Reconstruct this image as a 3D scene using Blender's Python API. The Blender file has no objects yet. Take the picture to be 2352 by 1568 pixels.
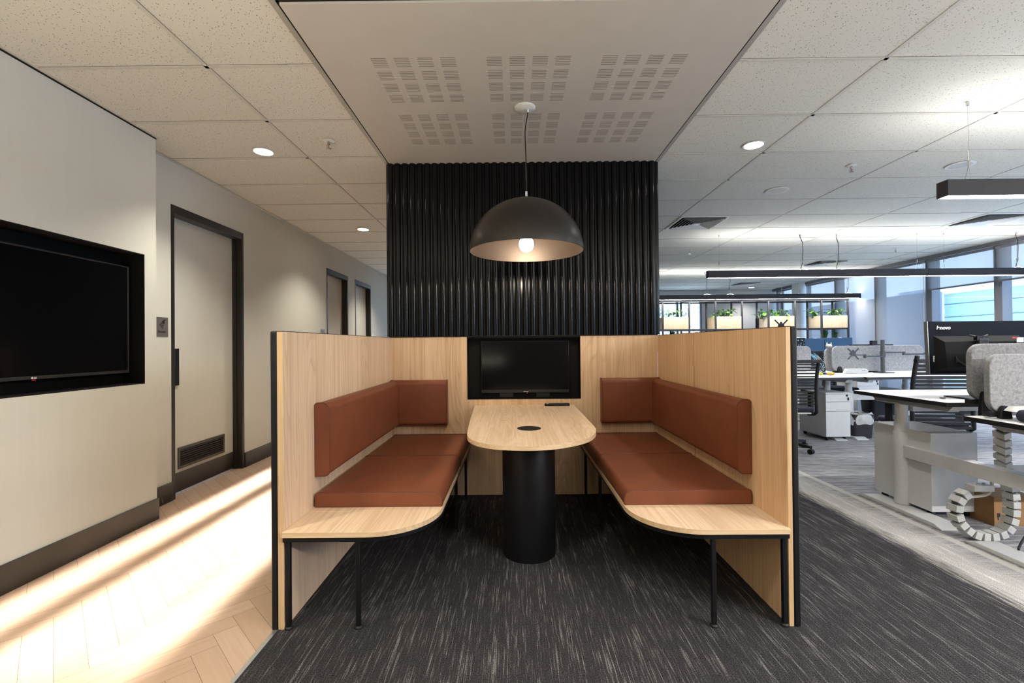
import bpy, bmesh, math, random
from mathutils import Vector, Matrix
random.seed(7)
SC = bpy.context.scene
COL = SC.collection
PI = math.pi

# ---------------------------------------------------------------- materials
def _nt(name):
    m = bpy.data.materials.new(name); m.use_nodes = True
    nt = m.node_tree
    for n in list(nt.nodes): nt.nodes.remove(n)
    out = nt.nodes.new('ShaderNodeOutputMaterial')
    return m, nt, out

class NB:
    """small node-building helper"""
    def __init__(s, nt): s.nt = nt
    def n(s, t, **kw):
        nd = s.nt.nodes.new(t)
        for k, v in kw.items():
            if k.startswith('i_'):
                nd.inputs[k[2:].replace('_', ' ')].default_value = v
            else: setattr(nd, k, v)
        return nd
    def l(s, a, b): s.nt.links.new(a, b)
    def coord(s, scale=(1,1,1), rot=(0,0,0), kind='Object', loc=(0,0,0)):
        tc = s.n('ShaderNodeTexCoord'); mp = s.n('ShaderNodeMapping')
        mp.inputs['Scale'].default_value = scale; mp.inputs['Rotation'].default_value = rot; mp.inputs['Location'].default_value = loc
        s.l(tc.outputs[kind], mp.inputs['Vector']); return mp.outputs['Vector']
    def ramp(s, fac, stops, interp='LINEAR'):
        r = s.n('ShaderNodeValToRGB'); cr = r.color_ramp; cr.interpolation = interp
        while len(cr.elements) < len(stops): cr.elements.new(0.5)
        for e, (p, c) in zip(cr.elements, stops):
            e.position = p; e.color = (c, c, c, 1) if not isinstance(c, (tuple, list)) else (*c[:3], 1)
        s.l(fac, r.inputs['Fac']); return r.outputs['Color']
    def mix(s, fac, a, b, mode='MIX'):
        m = s.n('ShaderNodeMix'); m.data_type = 'RGBA'; m.blend_type = mode
        for sock, v in ((m.inputs[0], fac), (m.inputs[6], a), (m.inputs[7], b)):
            if hasattr(v, 'links'): s.l(v, sock)
            elif isinstance(v, (tuple, list)): sock.default_value = (*v[:3], 1)
            else: sock.default_value = v
        return m.outputs[2]
    def math(s, op, a, b=0.0, clamp=False):
        m = s.n('ShaderNodeMath'); m.operation = op; m.use_clamp = clamp
        for sock, v in ((m.inputs[0], a), (m.inputs[1], b)):
            if hasattr(v, 'links'): s.l(v, sock)
            else: sock.default_value = v
        return m.outputs[0]
    def noise(s, vec, scale=1.0, detail=2.0, rough=.5, dist=0.0):
        t = s.n('ShaderNodeTexNoise'); t.inputs['Scale'].default_value = scale; t.inputs['Detail'].default_value = detail
        t.inputs['Roughness'].default_value = rough; t.inputs['Distortion'].default_value = dist
        s.l(vec, t.inputs['Vector']); return t.outputs['Fac']
    def pbsdf(s, out, color, rough=.5, metal=0.0, spec=.5, bump=None, bstr=.2, bdist=.002, coat=0.0):
        p = s.n('ShaderNodeBsdfPrincipled')
        if hasattr(color, 'links'): s.l(color, p.inputs['Base Color'])
        else: p.inputs['Base Color'].default_value = (*color[:3], 1)
        if hasattr(rough, 'links'): s.l(rough, p.inputs['Roughness'])
        else: p.inputs['Roughness'].default_value = rough
        p.inputs['Metallic'].default_value = metal; p.inputs['Specular IOR Level'].default_value = spec
        p.inputs['Coat Weight'].default_value = coat
        if bump is not None:
            b = s.n('ShaderNodeBump'); b.inputs['Strength'].default_value = bstr; b.inputs['Distance'].default_value = bdist
            s.l(bump, b.inputs['Height']); s.l(b.outputs['Normal'], p.inputs['Normal'])
        s.l(p.outputs['BSDF'], out.inputs['Surface']); return p

def lin(r, g, b):
    f = lambda c: (c/255/12.92) if c/255 <= .04045 else ((c/255+.055)/1.055)**2.4
    return (f(r), f(g), f(b))

def m_plain(name, c, rough=.5, metal=0.0, spec=.5, var=.06, scale=40, bstr=.05):
    m, nt, out = _nt(name); b = NB(nt)
    f = b.noise(b.coord(), scale, 3)
    lo = tuple(x*(1-var) for x in c); hi = tuple(min(1, x*(1+var)) for x in c)
    col = b.ramp(f, [(.3, lo), (.7, hi)])
    b.pbsdf(out, col, rough, metal, spec, f, bstr, .001); return m

def m_emit(name, c, strength):
    m, nt, out = _nt(name); b = NB(nt)
    e = b.n('ShaderNodeEmission'); e.inputs['Color'].default_value = (*c, 1); e.inputs['Strength'].default_value = strength
    b.l(e.outputs[0], out.inputs['Surface']); return m

def m_wood(name, axis, c1, c2, c3, rough=.42, seed=0.0, fine=1.0):
    """pale oak laminate, grain running along axis 'X','Y' or 'Z'"""
    m, nt, out = _nt(name); b = NB(nt)
    ai = 'XYZ'.index(axis)
    def sc(a, g): v = [a, a, a]; v[ai] = g; return tuple(v)
    off = (seed*3.1, seed*1.7, seed*2.3)
    big = b.noise(b.coord(sc(9, .55), loc=off), 1, 2, .5, .4)
    # cathedral figure: bands of a stretched noise field
    fld = b.noise(b.coord(sc(5.5, .75), loc=off), 1, 1.5, .45, .25)
    bands = b.math('FRACT', b.math('MULTIPLY', fld, 17.0))
    bands = b.ramp(bands, [(0, 0.0), (.55, .15), (.86, 1.0), (1, 0.0)])
    bmask = b.ramp(b.noise(b.coord(sc(4, .4), loc=(off[1], off[2], off[0])), 1, 1), [(.48, 0.0), (.62, 1.0)])
    fine1 = b.noise(b.coord(sc(190*fine, 3.2), loc=off), 1, 3, .6)
    fine2 = b.noise(b.coord(sc(55*fine, 1.3), loc=off), 1, 3, .6, .1)
    col = b.ramp(big, [(.3, c1), (.7, c2)])
    col = b.mix(b.math('MULTIPLY', b.ramp(fine2, [(.42, 0.0), (.7, 1.0)]), .55), col, c3)
    col = b.mix(b.math('MULTIPLY', b.ramp(fine1, [(.5, 0.0), (.72, 1.0)]), .40), col, c3)
    col = b.mix(b.math('MULTIPLY', b.math('MULTIPLY', bands, bmask), .55), col, c3)
    b.pbsdf(out, col, rough, 0, .4, fine1, .08, .0006); return m

def m_felt(name, c1, c2):
    m, nt, out = _nt(name); b = NB(nt)
    f = b.noise(b.coord(), 55, 5, .75, .6); g = b.noise(b.coord(), 380, 3, .7)
    col = b.ramp(b.math('ADD', b.math('MULTIPLY', f, .65), b.math('MULTIPLY', g, .35)), [(.36, c1), (.62, c2)])
    b.pbsdf(out, col, .95, 0, .1, g, .3, .001); return m

def m_leather(name, c1, c2):
    m, nt, out = _nt(name); b = NB(nt)
    f = b.noise(b.coord(), 6, 2); g = b.n('ShaderNodeTexVoronoi'); g.inputs['Scale'].default_value = 420
    b.l(b.coord(), g.inputs['Vector'])
    col = b.ramp(f, [(.3, c1), (.7, c2)])
    b.pbsdf(out, col, .46, 0, .45, g.outputs['Distance'], .12, .0008); return m

def m_ceiling():
    m, nt, out = _nt('ceiling_tile'); b = NB(nt)
    vec = b.coord()
    wob = b.n('ShaderNodeTexNoise'); wob.inputs['Scale'].default_value = 60; b.l(vec, wob.inputs['Vector'])
    vv = b.n('ShaderNodeVectorMath'); vv.operation = 'MULTIPLY_ADD'; b.l(wob.outputs['Color'], vv.inputs[0]); vv.inputs[1].default_value = (.012,)*3; b.l(vec, vv.inputs[2])
    st = b.n('ShaderNodeMapping'); st.inputs['Scale'].default_value = (150, 92, 60); st.inputs['Rotation'].default_value = (0, 0, .6); b.l(vv.outputs[0], st.inputs['Vector'])
    vo = b.n('ShaderNodeTexVoronoi'); vo.inputs['Scale'].default_value = 1; b.l(st.outputs[0], vo.inputs['Vector'])
    sep = b.n('ShaderNodeSeparateColor'); b.l(vo.outputs['Color'], sep.inputs[0])
    thr = b.math('MULTIPLY', b.ramp(sep.outputs[0], [(.22, 0.0), (.95, 1.0)]), .29)
    pit = b.math('LESS_THAN', vo.outputs['Distance'], thr)
    fine = b.noise(vec, 500, 2)
    base = b.ramp(fine, [(.3, (.64, .63, .575)), (.7, (.71, .70, .645))])
    col = b.mix(pit, base, (.14, .125, .105))
    b.pbsdf(out, col, .95, 0, .1, b.math('SUBTRACT', 1.0, pit), .35, .002); return m

def m_carpet():
    m, nt, out = _nt('carpet'); b = NB(nt)
    tc = b.n('ShaderNodeTexCoord'); sx = b.n('ShaderNodeSeparateXYZ'); b.l(tc.outputs['Object'], sx.inputs[0])
    X = sx.outputs['X']
    def streak(scale, rot=0, loc=(0,0,0)):
        a = b.noise(b.coord(scale, loc=loc), 1, 3, .65)
        return a
    # booth zone: loop-pile dashes along Y
    s1 = streak((190, 6.5, 1)); s2 = streak((26, 1.0, 1)); s3 = streak((300, 240, 1)); s4 = streak((240, 9, 1), loc=(37, 11, 0))
    s6 = streak((95, 2.4, 1), loc=(5, 91, 0))
    dash = b.ramp(b.math('ADD', b.math('MULTIPLY', s1, .44), b.math('ADD', b.math('MULTIPLY', s6, .36), b.math('MULTIPLY', s2, .20))), [(.525, 0.0), (.60, 1.0)])
    dash2 = b.ramp(s4, [(.57, 0.0), (.70, .40)])
    grain = b.ramp(s3, [(.36, .12), (.62, 2.0)])
    darkc = b.mix(b.math('MULTIPLY', b.math('MAXIMUM', dash, dash2), .85), (.0255, .0245, .0265), (.142, .133, .132))
    darkc = b.mix(1.0, darkc, grain, 'MULTIPLY')
    # light walkway stripe
    lightc = b.mix(1.0, b.mix(dash, (.40, .385, .36), (.66, .64, .60)), b.ramp(s3, [(.32, .35), (.6, 1.35)]), 'MULTIPLY')
    # office zone: streaks along X
    o1 = streak((6.0, 150, 1)); o2 = streak((1.6, 34, 1))
    od = b.ramp(b.math('ADD', b.math('MULTIPLY', o1, .6), b.math('MULTIPLY', o2, .4)), [(.43, 0.0), (.58, 1.0)])
    offc = b.mix(1.0, b.mix(od, (.17, .166, .175), (.46, .45, .455)), b.ramp(s3, [(.34, .45), (.62, 1.4)]), 'MULTIPLY')
    wob = b.math('MULTIPLY', b.math('SUBTRACT', streak((60, 5, 1), loc=(9, 3, 1)), .5), .22)
    Xw = b.math('ADD', X, wob)
    mL = b.math('MULTIPLY', b.math('MULTIPLY_ADD' if False else 'SUBTRACT', Xw, 2.24), 9.0, True)
    mM = b.math('MULTIPLY', b.math('SUBTRACT', Xw, 2.47), 8.0, True)
    mW = b.math('MULTIPLY', b.math('SUBTRACT', X, 2.605), 60.0, True)
    mO = b.math('MULTIPLY', b.math('SUBTRACT', X, 2.665), 200.0, True)
    midc = b.mix(.72, lightc, offc)
    col = b.mix(mL, darkc, lightc); col = b.mix(mM, col, midc)
    col = b.mix(mW, col, b.mix(.5, lightc, (.62, .60, .57))); col = b.mix(mO, col, offc)
    b.pbsdf(out, col, .97, 0, .08, s3, .5, .003); return m

def m_parquet():
    m, nt, out = _nt('parquet_oak'); b = NB(nt)
    at = b.n('ShaderNodeAttribute'); at.attribute_name = 'plank'
    uv = b.n('ShaderNodeUVMap'); uv.uv_map = 'UVMap'
    def mp(s):
        k = b.n('ShaderNodeMapping'); k.inputs['Scale'].default_value = s; b.l(uv.outputs[0], k.inputs['Vector']); return k.outputs[0]
    f1 = b.noise(mp((2.4, 60, 1)), 1, 4, .6, .3); f2 = b.noise(mp((1.1, 14, 1)), 1, 3, .5, 1.0)
    base = b.ramp(at.outputs['Fac'], [(0, lin(168, 141, 119)), (.5, lin(176, 149, 127)), (1, lin(184, 158, 137))])
    col = b.mix(b.math('MULTIPLY', b.ramp(f1, [(.42, 0.0), (.7, 1.0)]), .35), base, lin(160, 128, 102))
    col = b.mix(b.math('MULTIPLY', b.ramp(f2, [(.5, 0.0), (.75, 1.0)]), .3), col, lin(168, 136, 110))
    eg = b.n('ShaderNodeAttribute'); eg.attribute_name = 'edge'
    b.pbsdf(out, col, .38, 0, .4, f1, .06, .0005); return m

def m_wallpaper():
    m, nt, out = _nt('wall_paint'); b = NB(nt)
    f = b.noise(b.coord((30, 30, 1.2)), 1, 3); g = b.noise(b.coord((150, 150, 6)), 1, 2)
    col = b.ramp(b.math('ADD', b.math('MULTIPLY', f, .5), b.math('MULTIPLY', g, .5)), [(.3, (.655, .645, .585)), (.7, (.68, .67, .61))])
    b.pbsdf(out, col, .75, 0, .25, g, .06, .0006); return m

def m_bronze():
    m, nt, out = _nt('bronze_metal'); b = NB(nt)
    f = b.noise(b.coord((3, 3, 60)), 1, 3); g = b.noise(b.coord((2.2, 2.2, 3)), 1, 2)
    col = b.ramp(g, [(.3, (.028, .025, .020)), (.7, (.050, .045, .037))])
    b.pbsdf(out, col, .42, .3, .35, f, .04, .0005); return m

def m_blind():
    m, nt, out = _nt('blind_fabric'); b = NB(nt)
    w = b.noise(b.coord((260, 260, 260)), 1, 2); fold = b.noise(b.coord((1, 1.2, .7)), 1, 2)
    d = b.n('ShaderNodeBsdfDiffuse'); t = b.n('ShaderNodeBsdfTranslucent'); tr = b.n('ShaderNodeBsdfTransparent')
    col = b.ramp(b.math('ADD', b.math('MULTIPLY', w, .4), b.math('MULTIPLY', fold, .6)), [(.3, (.38, .375, .385)), (.7, (.44, .435, .44))])
    b.l(col, d.inputs['Color']); b.l(col, t.inputs['Color'])
    mx = b.n('ShaderNodeMixShader'); mx.inputs[0].default_value = .4; b.l(d.outputs[0], mx.inputs[1]); b.l(t.outputs[0], mx.inputs[2])
    m2 = b.n('ShaderNodeMixShader'); m2.inputs[0].default_value = .44; b.l(mx.outputs[0], m2.inputs[1]); b.l(tr.outputs[0], m2.inputs[2])
    tr.inputs['Color'].default_value = (.92, .92, .92, 1)
    b.l(m2.outputs[0], out.inputs['Surface']); return m

def m_glass():
    m, nt, out = _nt('window_glass'); b = NB(nt)
    tr = b.n('ShaderNodeBsdfTransparent'); tr.inputs['Color'].default_value = (.93, .97, 1, 1)
    g = b.n('ShaderNodeBsdfGlossy'); g.inputs['Roughness'].default_value = .02
    mx = b.n('ShaderNodeMixShader'); mx.inputs[0].default_value = .06; b.l(tr.outputs[0], mx.inputs[1]); b.l(g.outputs[0], mx.inputs[2])
    b.l(mx.outputs[0], out.inputs['Surface']); return m

def m_leaf(name, c1, c2):
    m, nt, out = _nt(name); b = NB(nt)
    f = b.noise(b.coord(), 14, 3)
    col = b.ramp(f, [(.35, c1), (.65, c2)])
    p = b.pbsdf(out, col, .4, 0, .4, f, .1, .001)
    return m

W1, W2, W3 = lin(213, 186, 157), lin(225, 200, 172), lin(184, 152, 120)
M = dict(
    wood_z=m_wood('oak_laminate_upright', 'Z', W1, W2, W3),
    wood_zr=m_wood('oak_laminate_upright_b', 'Z', lin(206, 171, 133), lin(217, 183, 146), lin(174, 135, 97), seed=2.0),
    wood_zb=m_wood('oak_laminate_back', 'Z', lin(211, 181, 148), lin(223, 195, 162), lin(177, 142, 106), seed=5.0),
    wood_y=m_wood('oak_laminate_top', 'Y', lin(220, 193, 162), lin(230, 205, 176), lin(186, 152, 117), rough=.36, seed=1.0),
    wood_e=m_wood('oak_edging', 'Z', lin(205, 174, 132), lin(214, 184, 144), lin(178, 142, 100), seed=4.0),
    wood_box=m_wood('pale_ply', 'Z', lin(226, 205, 170), lin(236, 218, 188), lin(206, 180, 140), seed=3.0),
    black=m_plain('black_powdercoat', (.007, .007, .0085), .42, 0, .22),
    black_soft=m_plain('black_plastic', (.013, .0125, .014), .5, 0, .3),
    niche=m_plain('niche_black', (.004, .004, .004), .6, 0, .2),
    screen=m_plain('screen_glass', (.003, .003, .0035), .12, 0, .22, bstr=0.0),
    bezel=m_plain('screen_bezel', (.012, .012, .013), .3, 0, .5),
    batten=m_plain('batten_black', (.0045, .0046, .0055), .17, 0, .22),
    leather=m_leather('tan_leather', (.150, .043, .018), (.186, .054, .023)),
    piping=m_plain('leather_piping', (.12, .034, .016), .45, 0, .4),
    ceiling=m_ceiling(), carpet=m_carpet(), parquet=m_parquet(), wall=m_wallpaper(), bronze=m_bronze(),
    tbar=m_plain('ceiling_bar', (.58, .57, .52), .6, 0, .3),
    plaster=m_plain('plaster_paint', (.50, .475, .435), .8, 0, .2, var=.02, scale=8),
    slot=m_plain('perforation', (.23, .20, .175), .9, 0, .1),
    shadow=m_plain('shadow_gap', (.02, .018, .016), .8, 0, .1),
    white=m_plain('white_laminate', (.64, .64, .635), .42, 0, .4, var=.02),
    white_metal=m_plain('white_steel', (.62, .62, .61), .38, 0, .45, var=.03),
    white_wall=m_plain('white_wall', (.66, .66, .65), .8, 0, .2, var=.03),
    white_plastic=m_plain('white_plastic', (.72, .72, .70), .35, 0, .5),
    edge=m_plain('desk_edge', (.014, .013, .013), .5),
    felt=m_felt('grey_felt', (.21, .21, .225), (.50, .50, .51)),
    felt_d=m_felt('grey_felt_dark', (.13, .13, .145), (.29, .285, .30)),
    navy=m_plain('navy_fabric', (.012, .014, .03), .8),
    alu=m_plain('brushed_aluminium', (.42, .42, .41), .38, .8),
    steel=m_plain('chrome', (.55, .53, .50), .2, 1.0),
    mull=m_plain('mullion_grey', (.175, .175, .19), .5, .2),
    shade=m_plain('lamp_shade_graphite', (.028, .0245, .022), .33, .3, .5, var=.03),
    copper=m_plain('lamp_inner', (.050, .034, .026), .42, .5, .5, var=.03),
    bulb=m_emit('bulb_glow', (1.0, .84, .62), 150.0),
    led_warm=m_emit('downlight_glow', (1.0, .92, .78), 22.0),
    led=m_emit('linear_glow', (1.0, .975, .95), 45.0),
    led_up=m_emit('linear_glow_up', (1.0, .98, .96), 19.0),
    red_led=m_emit('standby_led', (1.0, .05, .03), .45),
    logo=m_plain('logo_silver', (.75, .75, .76), .35),
    sign=m_plain('sign_metal', (.27, .255, .235), .35, .6),
    ink=m_plain('sign_ink', (.012, .011, .01), .6),
    blind=m_blind(), glass=m_glass(),
    leaf=m_leaf('leaf_green', (.055, .19, .02), (.20, .42, .06)),
    leaf_d=m_leaf('leaf_dark', (.012, .06, .012), (.04, .14, .03)),
    leaf_o=m_leaf('leaf_tan', (.35, .21, .10), (.45, .30, .16)),
    soil=m_plain('soil', (.03, .02, .015), .95),
    blue=m_plain('screen_sky_tint', (.035, .085, .17), .28, 0, .5),  # blue of the reflected sky painted into the switched-off screens
    yellow=m_plain('yellow_grip', (.55, .36, .03), .4), yellow2=m_plain('lime_grip', (.6, .55, .05), .4),
    cyan=m_plain('blue_cable', (.12, .40, .62), .4),
    card=m_plain('cardboard', (.30, .16, .06), .8),
    bag=m_plain('bin_bag', (.50, .50, .49), .45, 0, .4, var=.2, scale=14, bstr=.5),
    bin=m_plain('bin_black', (.012, .012, .014), .5),
    tag_blue=m_plain('blue_tag', (.02, .13, .42), .4), red=m_plain('red_mark', (.35, .02, .02), .5),
    chain=m_plain('chain_grey', (.50, .50, .48), .4),
    stone=m_plain('figurine', (.48, .50, .46), .6),
    ext_blue=m_plain('cladding_blue', (.50, .70, .88), .7, 0, .2, var=.02, scale=2),
    ext_white=m_plain('cladding_white', (.95, .95, .93), .7),
    ext_dark=m_plain('cladding_dark', (.30, .30, .34), .8),
    tree=m_leaf('outside_foliage', (.22, .24, .20), (.55, .56, .50)),
)

# ---------------------------------------------------------------- geometry helpers
class MB:
    def __init__(s): s.v = []; s.f = []; s.mi = []; s.sm = []
    def add(s, vs, fs, mi=0, smooth=False, mat=None):
        o = len(s.v)
        for p in vs: s.v.append(tuple(mat @ Vector(p)) if mat is not None else tuple(p))
        for f in fs: s.f.append(tuple(o+i for i in f)); s.mi.append(mi); s.sm.append(smooth)
        return s
    def box(s, x0, x1, y0, y1, z0, z1, mi=0, mat=None):
        vs = [(x0,y0,z0),(x1,y0,z0),(x1,y1,z0),(x0,y1,z0),(x0,y0,z1),(x1,y0,z1),(x1,y1,z1),(x0,y1,z1)]
        fs = [(0,3,2,1),(4,5,6,7),(0,1,5,4),(1,2,6,5),(2,3,7,6),(3,0,4,7)]
        return s.add(vs, fs, mi, False, mat)
    def lathe(s, prof, n=24, c=(0,0,0), mi=0, cap=True, smooth=True, mat=None):
        vs = []; fs = []
        for r, z in prof:
            for k in range(n):
                a = 2*PI*k/n; vs.append((c[0]+r*math.cos(a), c[1]+r*math.sin(a), c[2]+z))
        for i in range(len(prof)-1):
            for k in range(n):
                k2 = (k+1) % n; fs.append((i*n+k, i*n+k2, (i+1)*n+k2, (i+1)*n+k))
        s.add(vs, fs, mi, smooth, mat)
        if cap:
            b = len(s.v)-len(vs)
            s.f.append(tuple(b+k for k in reversed(range(n)))); s.mi.append(mi); s.sm.append(False)
            t = b+(len(prof)-1)*n
            s.f.append(tuple(t+k for k in range(n))); s.mi.append(mi); s.sm.append(False)
        return s
    def cyl(s, c, r, z0, z1, n=20, mi=0, mat=None): return s.lathe([(r, z0), (r, z1)], n, c, mi, True, True, mat)
    def tube(s, pts, r, n=8, mi=0, closed=False):
        pts = [Vector(p) for p in pts]; N = len(pts); vs = []; fs = []
        up = Vector((0, 0, 1)); prev = None
        for i, p in enumerate(pts):
            if closed: t = pts[(i+1) % N]-pts[i-1]
            else: t = pts[min(i+1, N-1)]-pts[max(i-1, 0)]
            t.normalize()
            if prev is None: a = t.orthogonal().normalized()
            else:
                a = prev-t*prev.dot(t)
                a = a.normalized() if a.length > 1e-6 else t.orthogonal().normalized()
            prev = a; b = t.cross(a)
            rr = r[i] if isinstance(r, (list, tuple)) else r
            for k in range(n):
                q = 2*PI*k/n; vs.append(p+a*(rr*math.cos(q))+b*(rr*math.sin(q)))
        M_ = N if closed else N-1
        for i in range(M_):
            for k in range(n):
                j = (i+1) % N; k2 = (k+1) % n; fs.append((i*n+k, i*n+k2, j*n+k2, j*n+k))
        s.add(vs, fs, mi, True)
        if not closed:
            b = len(s.v)-len(vs)
            s.f.append(tuple(b+k for k in reversed(range(n)))); s.mi.append(mi); s.sm.append(False)
            t = b+(N-1)*n; s.f.append(tuple(t+k for k in range(n))); s.mi.append(mi); s.sm.append(False)
        return s
    def prism(s, poly, a0, a1, axis='Z', mi=0, smooth=False):
        """poly = 2D points; axis Z: (x,y); Y: (x,z); X: (y,z)"""
        def P(u, w, h): return {'Z': (u, w, h), 'Y': (u, h, w), 'X': (h, u, w)}[axis]
        n = len(poly); vs = [P(u, w, a0) for u, w in poly]+[P(u, w, a1) for u, w in poly]
        fs = [tuple(reversed(range(n))), tuple(range(n, 2*n))]
        o = len(s.v); s.add(vs, fs, mi, False)
        for k in range(n):
            k2 = (k+1) % n; s.f.append((o+k, o+k2, o+n+k2, o+n+k)); s.mi.append(mi); s.sm.append(smooth)
        return s
    def beam(s, p, q, w, h, mi=0):
        """rectangular bar between two points (w horizontal, h the other way)"""
        p, q = Vector(p), Vector(q); t = (q-p); L = t.length; t.normalize()
        a = t.cross(Vector((0, 0, 1)))
        a = Vector((1, 0, 0)) if a.length < 1e-5 else a.normalized()
        b = a.cross(t)
        vs = []
        for c in (p, q):
            for sx, sy in ((-1,-1),(1,-1),(1,1),(-1,1)): vs.append(c+a*(sx*w/2)+b*(sy*h/2))
        return s.add(vs, [(0,1,2,3),(7,6,5,4),(0,4,5,1),(1,5,6,2),(2,6,7,3),(3,7,4,0)], mi)
    def build(s, name, mats, parent=None, bevel=0.0, seg=2, recalc=True, origin=None):
        me = bpy.data.meshes.new(name)
        V = s.v
        if origin is not None:
            ox, oy, oz = origin; V = [(x-ox, y-oy, z-oz) for x, y, z in V]
        me.from_pydata(V, [], s.f)
        mats = mats if isinstance(mats, (list, tuple)) else [mats]
        for m in mats: me.materials.append(M[m] if isinstance(m, str) else m)
        me.polygons.foreach_set('material_index', s.mi); me.polygons.foreach_set('use_smooth', s.sm)
        if recalc:
            bm = bmesh.new(); bm.from_mesh(me); bmesh.ops.recalc_face_normals(bm, faces=bm.faces); bm.to_mesh(me); bm.free()
        me.update()
        try: me.set_sharp_from_angle(angle=math.radians(42))
        except Exception: pass
        o = bpy.data.objects.new(name, me); COL.objects.link(o)
        if parent is not None: o.parent = parent
        if origin is not None and parent is None: o.location = origin
        if bevel > 0:
            b = o.modifiers.new('bevel', 'BEVEL'); b.width = bevel; b.segments = seg; b.limit_method = 'ANGLE'; b.angle_limit = math.radians(40); b.harden_normals = False
        return o

def tag(o, label=None, cat=None, group=None, kind=None):
    if label: o['label'] = label
    if cat: o['category'] = cat
    if group: o['group'] = group
    if kind: o['kind'] = kind
    return o
def thing(name, label, cat, loc=(0,0,0), rotz=0.0, group=None):
    o = bpy.data.objects.new(name, None); COL.objects.link(o)
    o.location = loc; o.rotation_euler = (0, 0, rotz); o.empty_display_size = .1
    return tag(o, label, cat, group)
def struct(o): o['kind'] = 'structure'; return o
def dup(root, loc=None, rotz=None, label=None, group=None):
    r = root.copy(); COL.objects.link(r)
    if loc is not None: r.location = loc
    if rotz is not None: r.rotation_euler = (0, 0, rotz)
    if label: r['label'] = label
    if group: r['group'] = group
    def kids(src, dst):
        for ch in list(src.children):
            c = ch.copy(); COL.objects.link(c); c.parent = dst; kids(ch, c)
    kids(root, r); return r
def text(name, body, mat, size, parent=None, loc=(0,0,0), rot=(0,0,0), depth=.0006, shear=0.0, align='LEFT', bold=0.0):
    cu = bpy.data.curves.new(name, 'FONT'); cu.body = body; cu.size = size; cu.extrude = depth; cu.shear = shear; cu.align_x = align; cu.offset = bold
    t = bpy.data.objects.new(name+'_src', cu); COL.objects.link(t)
    bpy.context.view_layer.update()
    me = bpy.data.meshes.new_from_object(t.evaluated_get(bpy.context.evaluated_depsgraph_get()))
    bpy.data.objects.remove(t); bpy.data.curves.remove(cu)
    me.materials.clear(); me.materials.append(M[mat])
    o = bpy.data.objects.new(name, me); COL.objects.link(o)
    o.parent = parent; o.location = loc; o.rotation_euler = rot
    return o
def arc(cx, cy, rx, ry, a0, a1, n): return [(cx+rx*math.cos(a0+(a1-a0)*i/n), cy+ry*math.sin(a0+(a1-a0)*i/n)) for i in range(n+1)]
def rrect(x0, x1, y0, y1, r, n=5):
    if not isinstance(r, (list, tuple)): r = [r]*4      # order: x0y0, x1y0, x1y1, x0y1
    p = []
    for (cx, cy, a), q in zip(((x0+r[0], y0+r[0], PI), (x1-r[1], y0+r[1], 1.5*PI), (x1-r[2], y1-r[2], 0), (x0+r[3], y1-r[3], .5*PI)), r):
        p += arc(cx, cy, q, q, a, a+PI/2, n) if q > 0 else [(cx, cy)]
    return p
M['bezel2'] = m_plain('tv_bezel_metal', (.055, .055, .058), .35, .6)
M['led_n'] = m_emit('downlight_glow_neutral', (1.0, .97, .93), 22.0)
M['felt_n'] = m_felt('grey_felt_near', (.15, .148, .155), (.36, .355, .36))
M['mon'] = m_plain('monitor_black', (.004, .005, .009), .55, 0, .08)
M['mon2'] = m_plain('monitor_rear', (.008, .008, .009), .6, 0, .10)
M['lead_grey'] = m_plain('lead_grey', (.16, .155, .15), .5)
M['chain_d'] = m_plain('chain_shadow', (.10, .10, .09), .6)
M['cream'] = m_plain('cream_cable', (.46, .43, .34), .5)
M['pole_grey'] = m_plain('pole_grey', (.065, .068, .075), .45, .3)
M['bag_dark'] = m_plain('bin_bag_grey', (.09, .10, .12), .4, 0, .5, var=.3, scale=14, bstr=.5)
M['blue_case'] = m_plain('monitor_case_blue', (.05, .10, .17), .4)
M['shelf_black'] = m_plain('shelf_steel', (.040, .038, .042), .45, .2)
M['rear_wall'] = m_plain('rear_wall_grey', (.16, .155, .15), .85)
M['trim_grey'] = m_plain('trim_grey', (.33, .315, .285), .5)
M['lum'] = m_plain('luminaire_graphite', (.040, .037, .040), .5, 0, .3)
# ================================================================ SETTING
H = 2.70
XN, XF, XR = -2.53, -2.715, 7.35      # near left wall, corridor wall, window wall
YB, YE, YK = -3.6, 13.1, 10.2         # behind, far office wall, corridor end
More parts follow.
